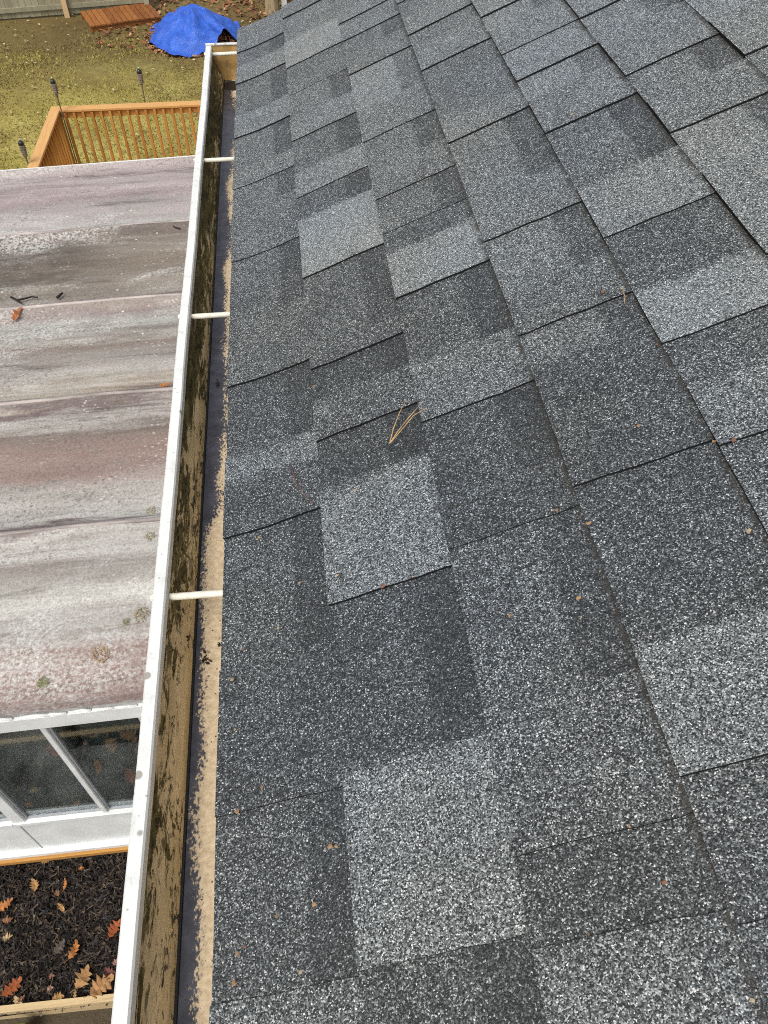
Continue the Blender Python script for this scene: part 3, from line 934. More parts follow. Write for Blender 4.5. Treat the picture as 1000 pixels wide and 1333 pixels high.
q = MB(); q.bbox(SX0+.05, SX1, YW-.035, YW+.06, zb, zb+.049); q.build('bottom_rail', M['white_trim'], sun)
q = MB(); q.bbox(SX0+.05, SX1, YW-.055, YW+.06, zb-.055, zb-.001); q.build('sill_plate', M['trim_wood'], sun)
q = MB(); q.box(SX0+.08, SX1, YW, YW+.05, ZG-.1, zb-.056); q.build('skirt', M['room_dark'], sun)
q = MB(); q.box(SX0+.05, SX0+.11, YW+.06, SY[-1]-.08, ZG-.1, wz0); q.build('side_kneewall', M['white_trim'], sun)
q = MB(); q.box(SX0+.05, SX1, SY[-1]-.079, SY[-1]-.02, ZG-.1, wz0); q.build('rear_kneewall', M['white_trim'], sun)
zt = zs(SX0)-.095
for i in range(6):  # unseen side and rear walls, glazed to let daylight into the room
    y = YW+.07 + (SY[-1]-.2-YW)*i/5
    q = MB(); q.box(SX0+.05, SX0+.11, y, y+.06, wz0+.001, zt); q.build('side_post', M['white_trim'], sun)
    if i < 5:
        q = MB(); q.box(SX0+.075, SX0+.081, y+.061, y+(SY[-1]-.2-YW)/5-.001, wz0+.001, zt); q.build('unseen_side_pane', M['glass'], sun)
for i in range(5):
    x = SX0+.12 + (SX1-SX0-.2)*i/4
    q = MB(); q.box(x, x+.06, SY[-1]-.079, SY[-1]-.02, wz0+.001, zt); q.build('rear_post', M['white_trim'], sun)
    if i < 4:
        q = MB(); q.box(x+.061, x+(SX1-SX0-.2)/4-.001, SY[-1]-.05, SY[-1]-.044, wz0+.001, zt); q.build('unseen_rear_pane', M['glass'], sun)
q = MB(); q.box(SX0+.111, SX1, YW+.061, SY[-1]-.08, zb-.06, zb-.02); q.build('floor', M['room_floor'], sun)
q = MB()
q.bbox(-1.9, -0.6, YW+.75, YW+1.5, zb-.02, zb+.42, .06)
q.bbox(-1.9, -0.6, YW+1.5, YW+1.7, zb-.02, zb+.85, .06)
q.bbox(-2.05, -1.91, YW+.75, YW+1.7, zb-.02, zb+.62, .04)
q.bbox(-0.59, -0.45, YW+.75, YW+1.7, zb-.02, zb+.62, .04)
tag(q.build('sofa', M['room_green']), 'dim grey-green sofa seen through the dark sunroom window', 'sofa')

# bed edging with its stake
q = MB()
pa, pb = at_z(0, 1319, ZM+.05), at_z(148, 1303, ZM+.05)
dv = (pb-pa).normalized()
nv = Vector((-dv.y, dv.x, 0))
A, B = pa - dv*1.6, pb + dv*1.2
A = A; w_ = 0.042
q.hexa([A-nv*0, B-nv*0, B+nv*w_, A+nv*w_] and [tuple(p) for p in ((A.x, A.y, ZG-.05), (B.x, B.y, ZG-.05), (B.x+nv.x*w_, B.y+nv.y*w_, ZG-.05), (A.x+nv.x*w_, A.y+nv.y*w_, ZG-.05),
        (A.x, A.y, ZM+.05), (B.x, B.y, ZM+.05), (B.x+nv.x*w_, B.y+nv.y*w_, ZM+.05), (A.x+nv.x*w_, A.y+nv.y*w_, ZM+.05))])
edg = empty('bed_edging', ((A.x+B.x)/2, A.y, ZG), 'bleached timber board edging the black mulch bed', 'edging')
q.build('board', M['timber'], edg)
q = MB()
sp = at_z(25, 1328, ZM+.03)
q.bbox(sp.x-.045, sp.x+.045, sp.y-.085, sp.y-.012, ZG-.1, ZM+.032, .006)
q.build('stake', M['timber_green'], edg)

# ================================================================== DECK
ZR = CZ - 4.69
pc = at_z(72, 141, ZR)                  # corner of the cap rail
DX, DY = pc.x, pc.y
deck = empty('deck', (DX+1.5, 10.0, ZG), 'orange stained deck railing with thin balusters behind the sunroom', 'deck')
DZ = ZR - 0.93
q = MB()
i = 0
y = 8.16
while y < DY+.05:
    q = MB(); q.bbox(DX-.02, 0.34, y, y+.138, DZ-.035, DZ, .004); q.build('floorboard', M['cedar_x'], deck)
    y += .144
q = MB(); q.box(DX, DX+.035, 8.2, DY, DZ-.25, DZ-.037); q.box(DX+.036, .34, DY-.035, DY, DZ-.25, DZ-.037); q.build('rim_joist', M['cedar_y'], deck)
q = MB(); q.bbox(DX-.075, DX+.065, 8.16, DY+.075, ZR-.036, ZR, .005); q.build('cap_rail', M['cap_y'], deck)
q = MB(); q.bbox(DX+.067, .34, DY-.065, DY+.075, ZR-.036, ZR, .005); q.build('cap_rail', M['cap_x'], deck)
q = MB(); q.bbox(DX-.01, DX+.026, 8.18, DY-.05, ZR-.126, ZR-.038, .004); q.build('top_rail', M['cedar_y'], deck)
q = MB(); q.bbox(DX+.05, .34, DY-.026, DY+.010, ZR-.126, ZR-.038, .004); q.build('top_rail', M['cedar_x'], deck)
q = MB(); q.bbox(DX-.01, DX+.026, 8.18, DY-.05, DZ+.05, DZ+.138, .004); q.build('bottom_rail', M['cedar_y'], deck)
q = MB(); q.bbox(DX+.05, .34, DY-.026, DY+.010, DZ+.05, DZ+.138, .004); q.build('bottom_rail', M['cedar_x'], deck)
for (x, y) in ((DX, DY), (DX, 8.25), (0.28, DY)):
    q = MB(); q.bbox(x-.044, x+.044, y-.044, y+.044, ZG-.1, ZR-.038, .005); q.build('post', M['cedar_z'], deck)
q = MB(); q.bbox(-.018, .018, -.018, .018, 0, .80, .003)
b0 = q.build('baluster', M['cedar_z'], deck, loc=(0, 0, 0))
def put(o, x, y, z): o.location = Vector((x, y, z)) - wl[deck]
spots = []
x = DX + .125
while x < .24:
    spots.append((x, DY-.046)); x += .125
y = DY - .125
while y > 8.35:
    spots.append((DX+.046, y)); y -= .125
for i, (x, y) in enumerate(spots):
    o = b0 if i == 0 else b0.copy()
    if i: col.objects.link(o)
    put(o, x, y, ZR-.125+.02-.80+.06)

# ================================================================== TORCHES
def torch(x, y, ztop, lean, label):
    t = empty('torch', (x, y, gz(x, y)), label, 'torch', 'torches around the deck railing')
    top = Vector((x+lean[0], y+lean[1], ztop))
    base = Vector((x, y, gz(x, y)-.1))
    d = (top-base).normalized()
    c0 = top - d*.25
    q = MB(); q.tube([base, c0+d*.02], [.009, .009], 8); q.build('pole', M['torch_pole'], t, smooth=True)
    q = MB()
    q.tube([c0, c0+d*.05, c0+d*.12, c0+d*.17], [.014, .030, .036, .037], 10)
    for k in range(5):
        f = .04 + k*.028
        rr = .028 + .010*min(1, f/.12)
        q.tube([c0+d*f, c0+d*(f+.008)], rr+.003, 10)
    q.build('basket', M['torch_can'], t, smooth=False)
    q = MB(); q.tube([c0+d*.171, c0+d*.19, c0+d*.21, c0+d*.222], [.037, .036, .026, .014], 10); q.build('oil_cup', M['torch_black'], t, smooth=True)
    q = MB(); q.tube([c0+d*.2225, c0+d*.24, c0+d*.252], [.012, .012, .006], 8); q.build('snuffer', M['torch_metal'], t, smooth=True)
    return t
p1 = at_y(67, 100, DY+.02)
torch(pc.x+.10, DY-.12, at_y(67, 100, DY-.12).z, (at_y(67, 100, DY-.12).x-(pc.x+.10), 0.0), 'leaning torch with a black cup at the inner corner of the railing')
p2 = at_z(186, 137, ZR); y2 = DY+.13
torch(at_y(186, 137, y2).x, y2, at_y(180, 87, y2).z, (at_y(180, 87, y2).x-at_y(186, 137, y2).x, 0), 'grey torch standing behind the long run of the railing')
y3 = 10.3
torch(at_y(36, 211, y3).x, y3, at_y(25, 180, y3).z, (at_y(25, 180, y3).x-at_y(36, 211, y3).x, 0), 'tilted grey torch on the lawn outside the short railing')

# ================================================================== TARP and leaf pile
c = at_z(246, 62, ZG)
tcx, tcy = c.x + .12, c.y + 0.55
RX, RY, HT = 1.0, 1.12, 0.50
pile, pc_ = MB(), []
def dome(u, a, kx=1.0):
    return HT*kx*(1-u**1.9)**0.95 if u < 1 else 0
r = random.Random(21)
def leafcol(r):
    k = r.choice([(0.30, 0.12, 0.05), (0.22, 0.085, 0.04), (0.38, 0.19, 0.09), (0.16, 0.07, 0.04), (0.34, 0.15, 0.07), (0.45, 0.27, 0.15)])
    f = r.uniform(.7, 1.25)
    return tuple(v*f for v in k)
def leaf_quad(q, cl, x, y, z, sz, r, tilt=.5):
    a = r.uniform(0, 6.283)
    d = Vector((math.cos(a), math.sin(a), r.uniform(-tilt, tilt))).normalized()
    s_ = Vector((-math.sin(a), math.cos(a), r.uniform(-tilt, tilt))).normalized()
    c = Vector((x, y, z))
    up = Vector((0, 0, sz*.18))
    q.poly([c-d*sz*.5, c-d*sz*.1+s_*sz*.34+up, c+d*sz*.5+up*.3, c-d*sz*.1-s_*sz*.34+up, c], [(0, 1, 4), (1, 2, 4), (2, 3, 4), (3, 0, 4)])
    k = leafcol(r)
    cl += [k]*4
for i in range(1500):
    u, a = math.sqrt(r.random())*1.1, r.uniform(0, 6.283)
    x, y = tcx+RX*u*math.cos(a)*1.0, tcy+RY*u*math.sin(a)*1.0
    leaf_quad(pile, pc_, x, y, gz(x, y) + max(0, dome(min(u*1.05, 1), a)-.07)+.015, r.uniform(.07, .13), r)
o = pile.build('leaf_pile', M['attr'], fix=False); set_col(o, pc_)
tag(o, 'heap of brown leaves showing under the blue tarp', 'leaf pile', kind='stuff')
q = MB()
NA, NR = 96, 22
def tarp_pt(i, j):
    a = 2*math.pi*i/NA
    # ragged hem; a lifted notch at the front right
    lim = 1.03 + .07*math.sin(3*a+.6) + .05*math.sin(7*a+2) + .025*math.sin(15*a)
    dn = abs((a - math.radians(318) + math.pi) % (2*math.pi) - math.pi)
    nf = max(0, 1-(dn/.34)**2)
    lim *= 1 - .17*nf
    u = lim*j/NR
    x, y = tcx + RX*u*math.cos(a), tcy + RY*u*math.sin(a)
    fold = .035*u*(1.2-u*.4)*math.sin(9*a+2.0*math.sin(3*a)+u*2) + .022*u*math.sin(17*a+1.0+3*math.sin(2*a))
    z = dome(min(u, 1), a) + fold + .09*noise.noise((x*2.0, y*2.0, 7)) - .07*abs(noise.noise((x*3.4, y*3.4, 3))) + .035*noise.noise((x*7, y*7, 2)) + .03
    # ridge from the peak towards the camera, as over a stake
    z += .10*math.exp(-((a-math.radians(282))/.22)**2)*u*(1-u)*2.2
    z += nf*.05*(j/NR)**3
    if j > NR-3 and nf < .3: z = min(z, .05+.03*noise.noise((a*6, j, 1)))
    return (x, y, max(gz(x, y)+.02, gz(x, y)+z+.03))
v = [tarp_pt(0, 0)]
for j in range(1, NR+1):
    for i in range(NA): v.append(tarp_pt(i, j))
F = [(0, 1+i, 1+(i+1) % NA) for i in range(NA)]
for j in range(NR-1):
    for i in range(NA):
        F.append((1+j*NA+i, 1+(j+1)*NA+i, 1+(j+1)*NA+(i+1) % NA, 1+j*NA+(i+1) % NA))
q.poly(v, F)
tag(q.build('tarp', M['tarp'], smooth=True), 'bright blue plastic tarp draped over a heap of leaves on the lawn', 'tarp')

# leaf litter by the fence and strewn over the lawn
q, cl = MB(), []
r = random.Random(31)
for i in range(3800):
    y = r.uniform(18.6, 25.5); x = r.uniform(-4.9, 1.6)
    dens = noise.noise((x*.7, y*.7, 2))*.5 + .55 + (y-20.3)*.25 - max(0, -3.4-x)*.5
    if dens < r.random(): continue
    leaf_quad(q, cl, x, y, gz(x, y)+r.uniform(.01, .06), r.uniform(.08, .15), r)
for i in range(420):
    y = r.uniform(10, 21); x = r.uniform(-.33*y-.8, -.2)
    leaf_quad(q, cl, x, y, gz(x, y)+.05, r.uniform(.04, .09), r, .3)
    k = r.choice([(0.5, 0.42, 0.22), (0.42, 0.30, 0.14), (0.3, 0.2, 0.09), (0.55, 0.5, 0.33)])
    cl[-4:] = [k]*4
o = q.build('leaf_litter', M['attr'], fix=False); set_col(o, cl)
tag(o, 'brown fallen leaves strewn over the lawn and heaped by the fence', 'leaf litter', kind='stuff')

# ================================================================== FENCE
fa_, fb_ = at_z(0, 27, ZG), at_z(90, 20, ZG)
fd = (fb_-fa_); fd.z = 0; fd.normalize()
fn = Vector((-fd.y, fd.x, 0))             # away from the camera
fe = 3.3                                   # runs on to behind the plank platform
fence = empty('board_fence', fa_ + fd*1.0, 'weathered grey-green board fence at the end of the lawn', 'fence')
def fpt(s, dn, z): 
    p = fa_ + fd*s + fn*dn
    return (p.x, p.y, z)
def fbox(q, s0, s1, d0, d1, z0, z1):
    return q.hexa([fpt(s0, d0, z0), fpt(s1, d0, z0), fpt(s1, d1, z0), fpt(s0, d1, z0), fpt(s0, d0, z1), fpt(s1, d0, z1), fpt(s1, d1, z1), fpt(s0, d1, z1)])
r = random.Random(9)
s = -5.0
while s < fe:
    q = MB()
    wv = .138
    fbox(q, s, s+wv, .035+r.uniform(0, .006), .055+r.uniform(0, .006), ZG+.02, ZG+1.75+r.uniform(-.01, .01))
    q.build('fence_board', M['fence'], fence)
    s += wv + r.uniform(.004, .009)
for z in (.14, 1.45):
    q = MB(); fbox(q, -5, fe, -.005, .034, ZG+z, ZG+z+.09); q.build('fence_rail', M['fence'], fence)
sp_ = (at_z(88, 21, ZG)-fa_).dot(fd)
q = MB(); fbox(q, sp_-.06, sp_+.05, -.10, -.008, ZG-.2, ZG+1.8); q.build('fence_post', M['fence_post'], fence)
q = MB(); fbox(q, fe-.05, fe+.06, -.09, -.008, ZG-.2, ZG+1.8); q.build('fence_post', M['fence'], fence)

# ================================================================== PLANK PLATFORM
cr = [at_z(*p, ZG+.13) for p in ((116.8, 33.6), (209.6, 20.8), (193.6, 2.6), (104, 14.4))]
plat = empty('plank_platform', ((cr[0]+cr[2])/2).to_tuple()[:2]+(ZG,), 'low platform of worn brown planks lying by the fence', 'platform')
NP = 13
r = random.Random(4)
for i in range(NP):
    f0, f1 = (i+.05)/NP, (i+.95)/NP
    a0, a1 = cr[0].lerp(cr[1], f0), cr[0].lerp(cr[1], f1)
    b0_, b1_ = cr[3].lerp(cr[2], f0), cr[3].lerp(cr[2], f1)
    dz = r.uniform(-.006, .006)
    q = MB()
    pts = [a0, a1, b1_, b0_]
    q.hexa([(p.x, p.y, p.z-.03+dz) for p in pts] + [(p.x, p.y, p.z+dz) for p in pts])
    q.build('plank', M['plank'], plat)
for f in (.04, .92):
    a0, a1 = cr[0].lerp(cr[3], f), cr[1].lerp(cr[2], f)
    b0_, b1_ = cr[0].lerp(cr[3], f+.05), cr[1].lerp(cr[2], f+.05)
    q = MB()
    q.hexa([(p.x, p.y, gz(p.x, p.y)-.02) for p in (a0, a1, b1_, b0_)] + [(p.x, p.y, p.z-.037) for p in (a0, a1, b1_, b0_)])
    q.build('skid', M['plank'], plat)

# ================================================================== trunk and white post beyond the rake
p = at_z(355, 20, ZG)
tr = empty('tree', (p.x, p.y, ZG), 'bare tree trunk rising beyond the far roof edge', 'tree')
q = MB()
q.tube([(p.x, p.y, ZG-.1), (p.x, p.y, ZG+.15), (p.x+.02, p.y, ZG+1.5), (p.x+.08, p.y+.05, ZG+4.5), (p.x+.05, p.y, ZG+8)], [.21, .15, .13, .11, .05], 12)
q.build('trunk', M['bark'], tr, smooth=True)
q = MB()
r = random.Random(6)
for i in range(26):
    z0 = ZG + r.uniform(3.2, 7.8); a = r.uniform(0, 6.283); L = r.uniform(.6, 1.8)
    b0_ = Vector((p.x+.05, p.y, z0))
    d = Vector((math.cos(a), math.sin(a), r.uniform(.4, .9))).normalized()
    mid = b0_ + d*L*.5 + Vector((r.uniform(-.1, .1), r.uniform(-.1, .1), .1))
    q.tube([b0_, mid, b0_+d*L], [.028, .017, .005], 5)
    for j in range(3):
        e = mid.lerp(b0_+d*L, r.random())
        q.tube([e, e + Vector((r.uniform(-.3, .3), r.uniform(-.3, .3), r.uniform(.1, .4)))], [.009, .003], 4)
q.build('crown', M['bark'], tr)
p = at_z(371, 16, ZG)
wp = empty('white_post', (p.x, p.y, ZG), 'white square post with a cap beside the bare trunk', 'post')
q = MB(); q.bbox(p.x-.065, p.x+.065, p.y-.065, p.y+.065, ZG-.1, ZG+1.5, .008); q.build('shaft', M['white_trim'], wp)
q = MB(); q.poly([(p.x-.08, p.y-.08, ZG+1.502), (p.x+.08, p.y-.08, ZG+1.502), (p.x+.08, p.y+.08, ZG+1.502), (p.x-.08, p.y+.08, ZG+1.502), (p.x, p.y, ZG+1.57)],
                 [(3, 2, 1, 0), (0, 1, 4), (1, 2, 4), (2, 3, 4), (3, 0, 4)]); q.build('cap', M['white_trim'], wp)

# ================================================================== loose leaves, needles, crumbs
def oak_leaf(name, pos, size, ang, colr, label, group, tilt=(0, 0), curl=.25, lobes=4, narrow=1.0, stem=True, seed=0):
    r = random.Random(seed)
    N = lobes*2+1
    out = []
    L = 1.0
    for side in (1, -1):
        pts = []
        for i in range(1, N+1):
            f = i/(N+1)
            wd = (.30*math.sin(math.pi*min(1, f*.95+.08))**.8)*narrow
            wd *= (1.30*r.uniform(.7, 1.2) if i % 2 else .56*r.uniform(.7, 1.3))
            fo = f + (.05 if i % 2 else -.01) + r.uniform(-.025, .025)
            pts.append((fo-.5, side*wd))
        out.append(pts)
    ring = [(-.5, 0)] + out[0] + [(.52, 0)] + out[1][::-1]
    spine = [(f/8-.5, 0) for f in range(9)]
    bow = r.uniform(-.5, .5); skew = r.uniform(-.5, .5)
    def z(x, y): return curl*(y*y*2.6 + .5*(x*x) + skew*x*y) + .10*noise.noise((x*3+seed, y*3, seed*1.7))
    ca_, sa = math.cos(ang), math.sin(ang)
    def tf(x, y, zz):
        y += bow*(x*x-.1)
        x, y, zz = x*size, y*size, zz*size
        zz += x*tilt[0] + y*tilt[1]
        return (pos[0]+x*ca_-y*sa, pos[1]+x*sa+y*ca_, pos[2]+zz)
    q = MB()
    n = len(ring)
    V = [tf(x, y, z(x, y)) for x, y in ring] + [tf(x, 0, z(x, 0)-.01) for x, _ in spine]
    F = []
    up = [0] + list(range(1, N+1)) + [N+1]
    dn = [0] + list(range(n-1, n-1-N, -1)) + [N+1]
    for e, side in ((up, 1), (dn, -1)):
        for a in range(len(e)-1):
            fa = int(round((ring[e[a]][0]+.5)*8)); fb = int(round((ring[e[a+1]][0]+.5)*8))
            fa, fb = max(0, min(8, fa)), max(0, min(8, fb))
            f_ = [e[a], e[a+1], n+fb] + ([n+fa] if fa != fb else [])
            f_ = f_ if side == -1 else f_[::-1]
            F.append(tuple(f_))
    q.poly(V, F)
    if stem:
        q.tube([tf(-.5, 0, z(-.5, 0)), tf(-.72, .05, z(-.6, 0)+.02)], size*.012, 4)
    o = q.build(name, M['attr'], fix=False)
    cl = []
    for _ in o.data.polygons:
        f = r.uniform(.62, 1.15)
        cl.append(tuple(min(.9, v*f*.86) for v in colr))
    set_col(o, cl)
    return tag(o, label, 'leaf', group)
OR, RD, TN, BR, PL = (0.47, 0.19, 0.055), (0.45, 0.13, 0.045), (0.49, 0.28, 0.115), (0.30, 0.15, 0.075), (0.56, 0.42, 0.24)
G1 = 'oak leaves on the mulch bed'
mulch_leaves = [
 ((60, 1120), .085, .3, TN, 1, 'small tan leaf on the mulch close under the sunroom sill'),
 ((44, 1151), .10, 1.9, TN, 1, 'tan oak leaf on the black mulch standing nearly upright'),
 ((84, 1151), .085, 1.5, OR, .55, 'narrow bright orange leaf on the black mulch'),
 ((105, 1130), .05, .1, OR, 1, 'tiny orange leaf scrap on the mulch'),
 ((74, 1162), .06, 2.2, BR, 1, 'small brown leaf scrap beside the narrow orange leaf'),
 ((79, 1181), .085, 2.3, TN, .8, 'curled yellow-tan leaf in the middle of the mulch'),
 ((7, 1177), .13, .5, OR, 1, 'pointed orange oak leaf on the mulch below the white window post'),
 ((9, 1197), .08, .2, BR, 1, 'brown leaf lying under the pointed orange oak leaf'),
 ((9, 1220), .085, .1, PL, 1.2, 'pale cream rounded leaf on the mulch'),
 ((150, 1208), .15, 1.0, RD, 1, 'large red-orange oak leaf half under the gutter edge'),
 ((96, 1236), .14, 1.3, OR, .8, 'upright orange oak leaf in the middle of the mulch'),
 ((77, 1233), .12, .9, (0.12, 0.10, 0.08), 1, 'dull grey-brown oak leaf on the black mulch'),
 ((108, 1272), .17, 1.1, TN, 1.1, 'large tan oak leaf by the timber edging'),
 ((133, 1283), .20, .6, (0.50, 0.28, 0.12), 1.2, 'biggest curled tan-brown oak leaf by the timber edging'),
 ((143, 1266), .11, 2.6, (0.20, 0.08, 0.07), 1, 'dark purplish leaf behind the biggest oak leaf'),
 ((16, 1285), .16, .8, RD, 1, 'ragged red-orange oak leaf above the timber stake'),
 ((22, 1306), .11, 2.0, PL, .9, 'yellowish leaf hanging over the timber board by the stake'),
 ((74, 1305), .10, .2, (0.42, 0.24, 0.09), 1, 'spiky brown leaf against the timber edging'),
 ((96, 1298), .09, 1.55, TN, .5, 'slim upright tan leaf beside the large tan oak leaf'),
 ((65, 1287), .05, .3, (0.42, 0.25, 0.17), 1.4, 'round pinkish leaf scrap near the timber edging'),
 ((67, 1271), .045, .3, (0.28, 0.14, 0.10), 1.3, 'small maroon leaf scrap on the mulch'),
 ((150, 1252), .05, .9, (0.40, 0.22, 0.18), 1.3, 'small pink leaf scrap close to the gutter lip'),
 ((28, 1300), .06, .9, BR, 1.2, 'round brown leaf tucked below the ragged red leaf'),
]
for i, (px, sz, an, c_, nar, lab) in enumerate(mulch_leaves):
    p = at_z(px[0], px[1], ZM+.05)
    rr = random.Random(i)
    oak_leaf('oak_leaf', (p.x, max(p.y, 1.13), ZM+.035+.01*rr.random()), sz*.88, an, c_, lab, G1, (rr.uniform(-.3, .3), rr.uniform(-.3, .3)), rr.uniform(.3, .8), 3 if sz < .07 else 4, nar, True, i+1)
G2 = 'leaves on the sunroom roof'
p = at_z(22, 409, zs(-2)+.03); oak_leaf('oak_leaf', (p.x, p.y, zs(p.x)+.03), .13, 1.2, (0.48, 0.17, 0.06), 'orange-brown curled leaf on the sunroom roof beside a black twig', G2, (.3, .1), .6, 3, .8, True, 41)
p = at_z(215, 503, zs(-1)+.03); oak_leaf('oak_leaf', (p.x, p.y, zs(p.x)+.04), .085, .1, OR, 'small orange leaf on the sunroom roof against the gutter', G2, (.1, .1), .3, 3, .8, True, 42)
def twig(pxs, zf, rad, mat, name, label, group, lift=.0):
    q = MB()
    for chain in pxs:
        pts = []
        for (x, y) in chain:
            p = zf(x, y); pts.append(p)
        q.tube(pts, [rad*(1-.5*i/max(1, len(pts)-1)) for i in range(len(pts))], 5)
    return tag(q.build(name, mat, smooth=True), label, 'twig', group)
def on_sun(x, y):
    p = at_z(x, y, zs(-2)+.02)
    return (p.x, p.y, zs(p.x)+.022)
GT = 'twigs on the sunroom roof'
twig([[(14, 386), (22, 390), (33, 388), (41, 386), (49, 387)], [(22, 390), (28, 394)]], on_sun, .011, M['dark_twig'], 'twig', 'crooked black twig on the sunroom roof near an orange leaf', GT)
twig([[(75, 388), (79, 384), (82, 382)]], on_sun, .014, M['dark_twig'], 'twig', 'short black bark crumb on the sunroom roof', GT)
twig([[(222, 296), (229, 300), (236, 302)]], on_sun, .008, M['dark_twig'], 'twig', 'thin dark twig on the sunroom roof next to the gutter', GT)
# lichen rosettes on the sunroom roof
GL = 'lichen rosettes on the sunroom roof'
for i, (px, sz, c_, lab) in enumerate([((184, 800), .085, (0.34, 0.29, 0.19), 'brown-ringed lichen rosette on the sunroom roof nearest the gutter'), ((130, 850), .10, (0.40, 0.30, 0.20), 'large tan lichen rosette on the front roof panel'),
        ((164, 809), .04, (0.20, 0.24, 0.08), 'tiny green moss dot beside the brown-ringed lichen'), ((54, 887), .06, (0.22, 0.27, 0.09), 'green moss patch on the pink front of the sunroom roof'),
        ((160, 688), .06, (0.28, 0.27, 0.12), 'olive moss patch on the seam of the sunroom roof'), ((196, 664), .06, (0.42, 0.38, 0.27), 'pale tan lichen rosette just behind the roof seam'), ((195, 697), .06, (0.40, 0.37, 0.25), 'pale tan lichen rosette just in front of the roof seam')]):
    p = at_z(px[0], px[1], zs(-1)+.01)
    q, cl = MB(), []
    r = random.Random(i+70)
    zl = zs(p.x)+.008
    for k in range(70):
        u, a = math.sqrt(r.random()), r.uniform(0, 6.283)
        x, y = p.x+u*sz*.5*math.cos(a), p.y+u*sz*.6*math.sin(a)
        s_ = sz*r.uniform(.04, .09)
        q.poly([(x-s_, y, zl), (x, y-s_, zl), (x+s_, y, zl), (x, y+s_, zl), (x, y, zl+.003)], [(0, 1, 4), (1, 2, 4), (2, 3, 4), (3, 0, 4)])
        f = r.uniform(.7, 1.3); cl += [tuple(v*f for v in c_)]*4
    o = q.build('lichen', M['attr'], fix=False); set_col(o, cl)
    tag(o, lab, 'lichen', GL)

# wet scraps in the gutter
GW = 'wet scraps in the gutter'
for i, (px, sz, zc, lab) in enumerate([((268, 858), .012, -.118, 'black wet leaf clump on the gutter floor'), ((259, 633), .017, -.112, 'dark reddish leaf scrap stuck in the gutter corner'), ((285, 836), .007, -.118, 'small black grit lump on the tan gutter floor'),
        ((290, 640), .006, -.118, 'tiny dark crumb on the wet gutter floor'), ((246, 830), .008, -.09, 'dark moss lump on the inner gutter wall'), ((283, 497), .012, -.118, 'brown leaf fibre lying across the gutter floor')]):
    p = at_z(px[0], px[1], zc)
    sz *= .55
    r = random.Random(i+90)
    q, cl = MB(), []
    for k in range(9):
        c = Vector((p.x+r.gauss(0, sz*.3), p.y+r.gauss(0, sz*.7), -0.1225 + r.uniform(0, sz*.3) if zc < -.1 else p.z))
        a = r.uniform(0, 6.28); L = sz*r.uniform(.3, .7)
        d = Vector((math.cos(a)*.6, math.sin(a), r.uniform(-.2, .4))).normalized()*L; e = Vector((-math.sin(a), math.cos(a)*.6, r.uniform(0, .4))).normalized()*L*.5
        q.poly([c-d, c+e, c+d, c-e, c+Vector((0, 0, L*.5))], [(0, 1, 4), (1, 2, 4), (2, 3, 4), (3, 0, 4), (3, 2, 1, 0)])
        k_ = r.choice([(0.018, 0.015, 0.013), (0.05, 0.025, 0.018), (0.03, 0.022, 0.016)]); cl += [k_]*5
    o = q.build('leaf_scrap', M['attr'], fix=False); set_col(o, cl)
    tag(o, lab, 'leaf scrap', GW)

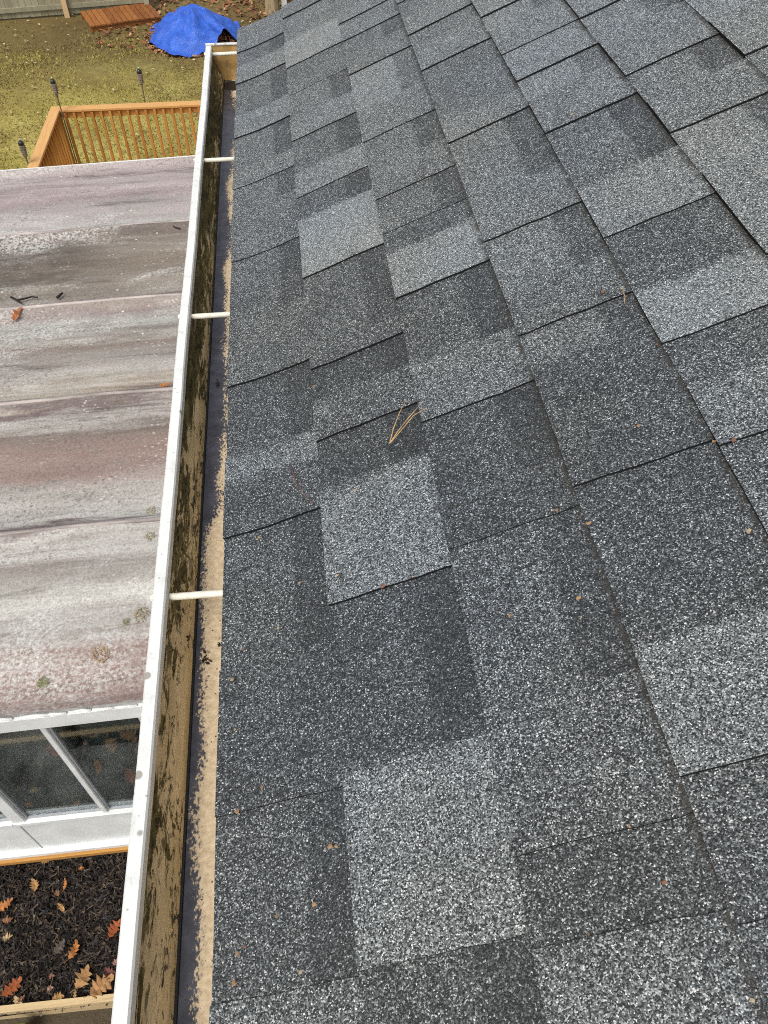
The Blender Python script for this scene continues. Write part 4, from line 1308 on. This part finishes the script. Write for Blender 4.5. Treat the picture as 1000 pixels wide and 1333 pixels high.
# on the shingles
def on_roof(x, y, lift=.009):
    s, t = roof_st(x, y)
    n_ = lift + (0.0085*((0.11-s)/0.11)**2 if s < .11 else 0)
    return P(s, t, n_)
q = MB()
for ch in ([(512, 585), (518, 568), (527, 549), (537, 534)], [(512, 585), (524, 571), (540, 554), (553, 543)], [(513, 584), (528, 570), (545, 553), (563, 545)]):
    q.tube([on_roof(x, y, .0115+.003*i) for i, (x, y) in enumerate(ch)], [.0007, .00065, .0006, .0004], 5)
tag(q.build('pine_needles', M['needle'], smooth=True), 'bundle of three dry tan pine needles lying on the shingles', 'pine needle')
twig([[(385, 615), (390, 632), (399, 647), (412, 661)]], lambda x, y: on_roof(x, y, .0105), .0007, M['red_twig'], 'twig', 'thin reddish stalk lying on the shingles near the eave', None)
twig([[(813, 388), (816, 396), (815, 405)]], lambda x, y: on_roof(x, y, .012), .0007, M['needle'], 'pine_needle', 'short tan needle stuck at a shingle corner', None)
crumbs = [(369, 824), (326, 852), (344, 708), (396, 766), (313, 893), (316, 957), (350, 1031), (319, 1063), (437, 1106), (445, 1106), (417, 1181), (369, 1197), (329, 1236), (321, 1245), (400, 1269), (318, 1283),
          (603, 668), (413, 510), (445, 756), (504, 770), (540, 758), (467, 645), (728, 673), (769, 690), (757, 786), (760, 811), (668, 809), (975, 701), (856, 458), (931, 584), (957, 583), (812, 385), (788, 389), (834, 563),
          (662, 423), (914, 78), (747, 158), (822, 1081), (770, 1220), (498, 300), (867, 1152), (980, 1305)]
r = random.Random(77)
for i, (x, y) in enumerate(crumbs):
    p = Vector(on_roof(x, y, .0115))
    d = (p-CAM).length
    sz = r.uniform(2.2, 4.4)*d/1012
    q, cl = MB(), []
    a = r.uniform(0, 6.283)
    pts = []
    n = 7
    for k in range(n):
        an = a + 2*math.pi*k/n
        rr = sz*r.uniform(.35, 1.0)
        pts.append((p.x+rr*math.cos(an), p.y+rr*math.sin(an), p.z+rr*math.cos(an)*ST/CT+r.uniform(0, sz*.4)))
    q.poly(pts+[(p.x, p.y, p.z+sz*.5), (p.x, p.y, p.z-.001)], [(k, (k+1) % n, n) for k in range(n)] + [((k+1) % n, k, n+1) for k in range(n)])
    c_, cn = r.choice([((0.31, 0.19, 0.095), 'orange-tan'), ((0.31, 0.19, 0.095), 'orange-tan'), ((0.21, 0.10, 0.06), 'rusty red'), ((0.38, 0.30, 0.19), 'pale cream')])
    o = q.build('leaf_crumb', M['attr'], fix=False); set_col(o, [c_]*(2*n))
    tag(o, 'tiny %s leaf crumb lying on the grey shingles' % cn, 'leaf crumb', cn + ' leaf crumbs on the shingles')
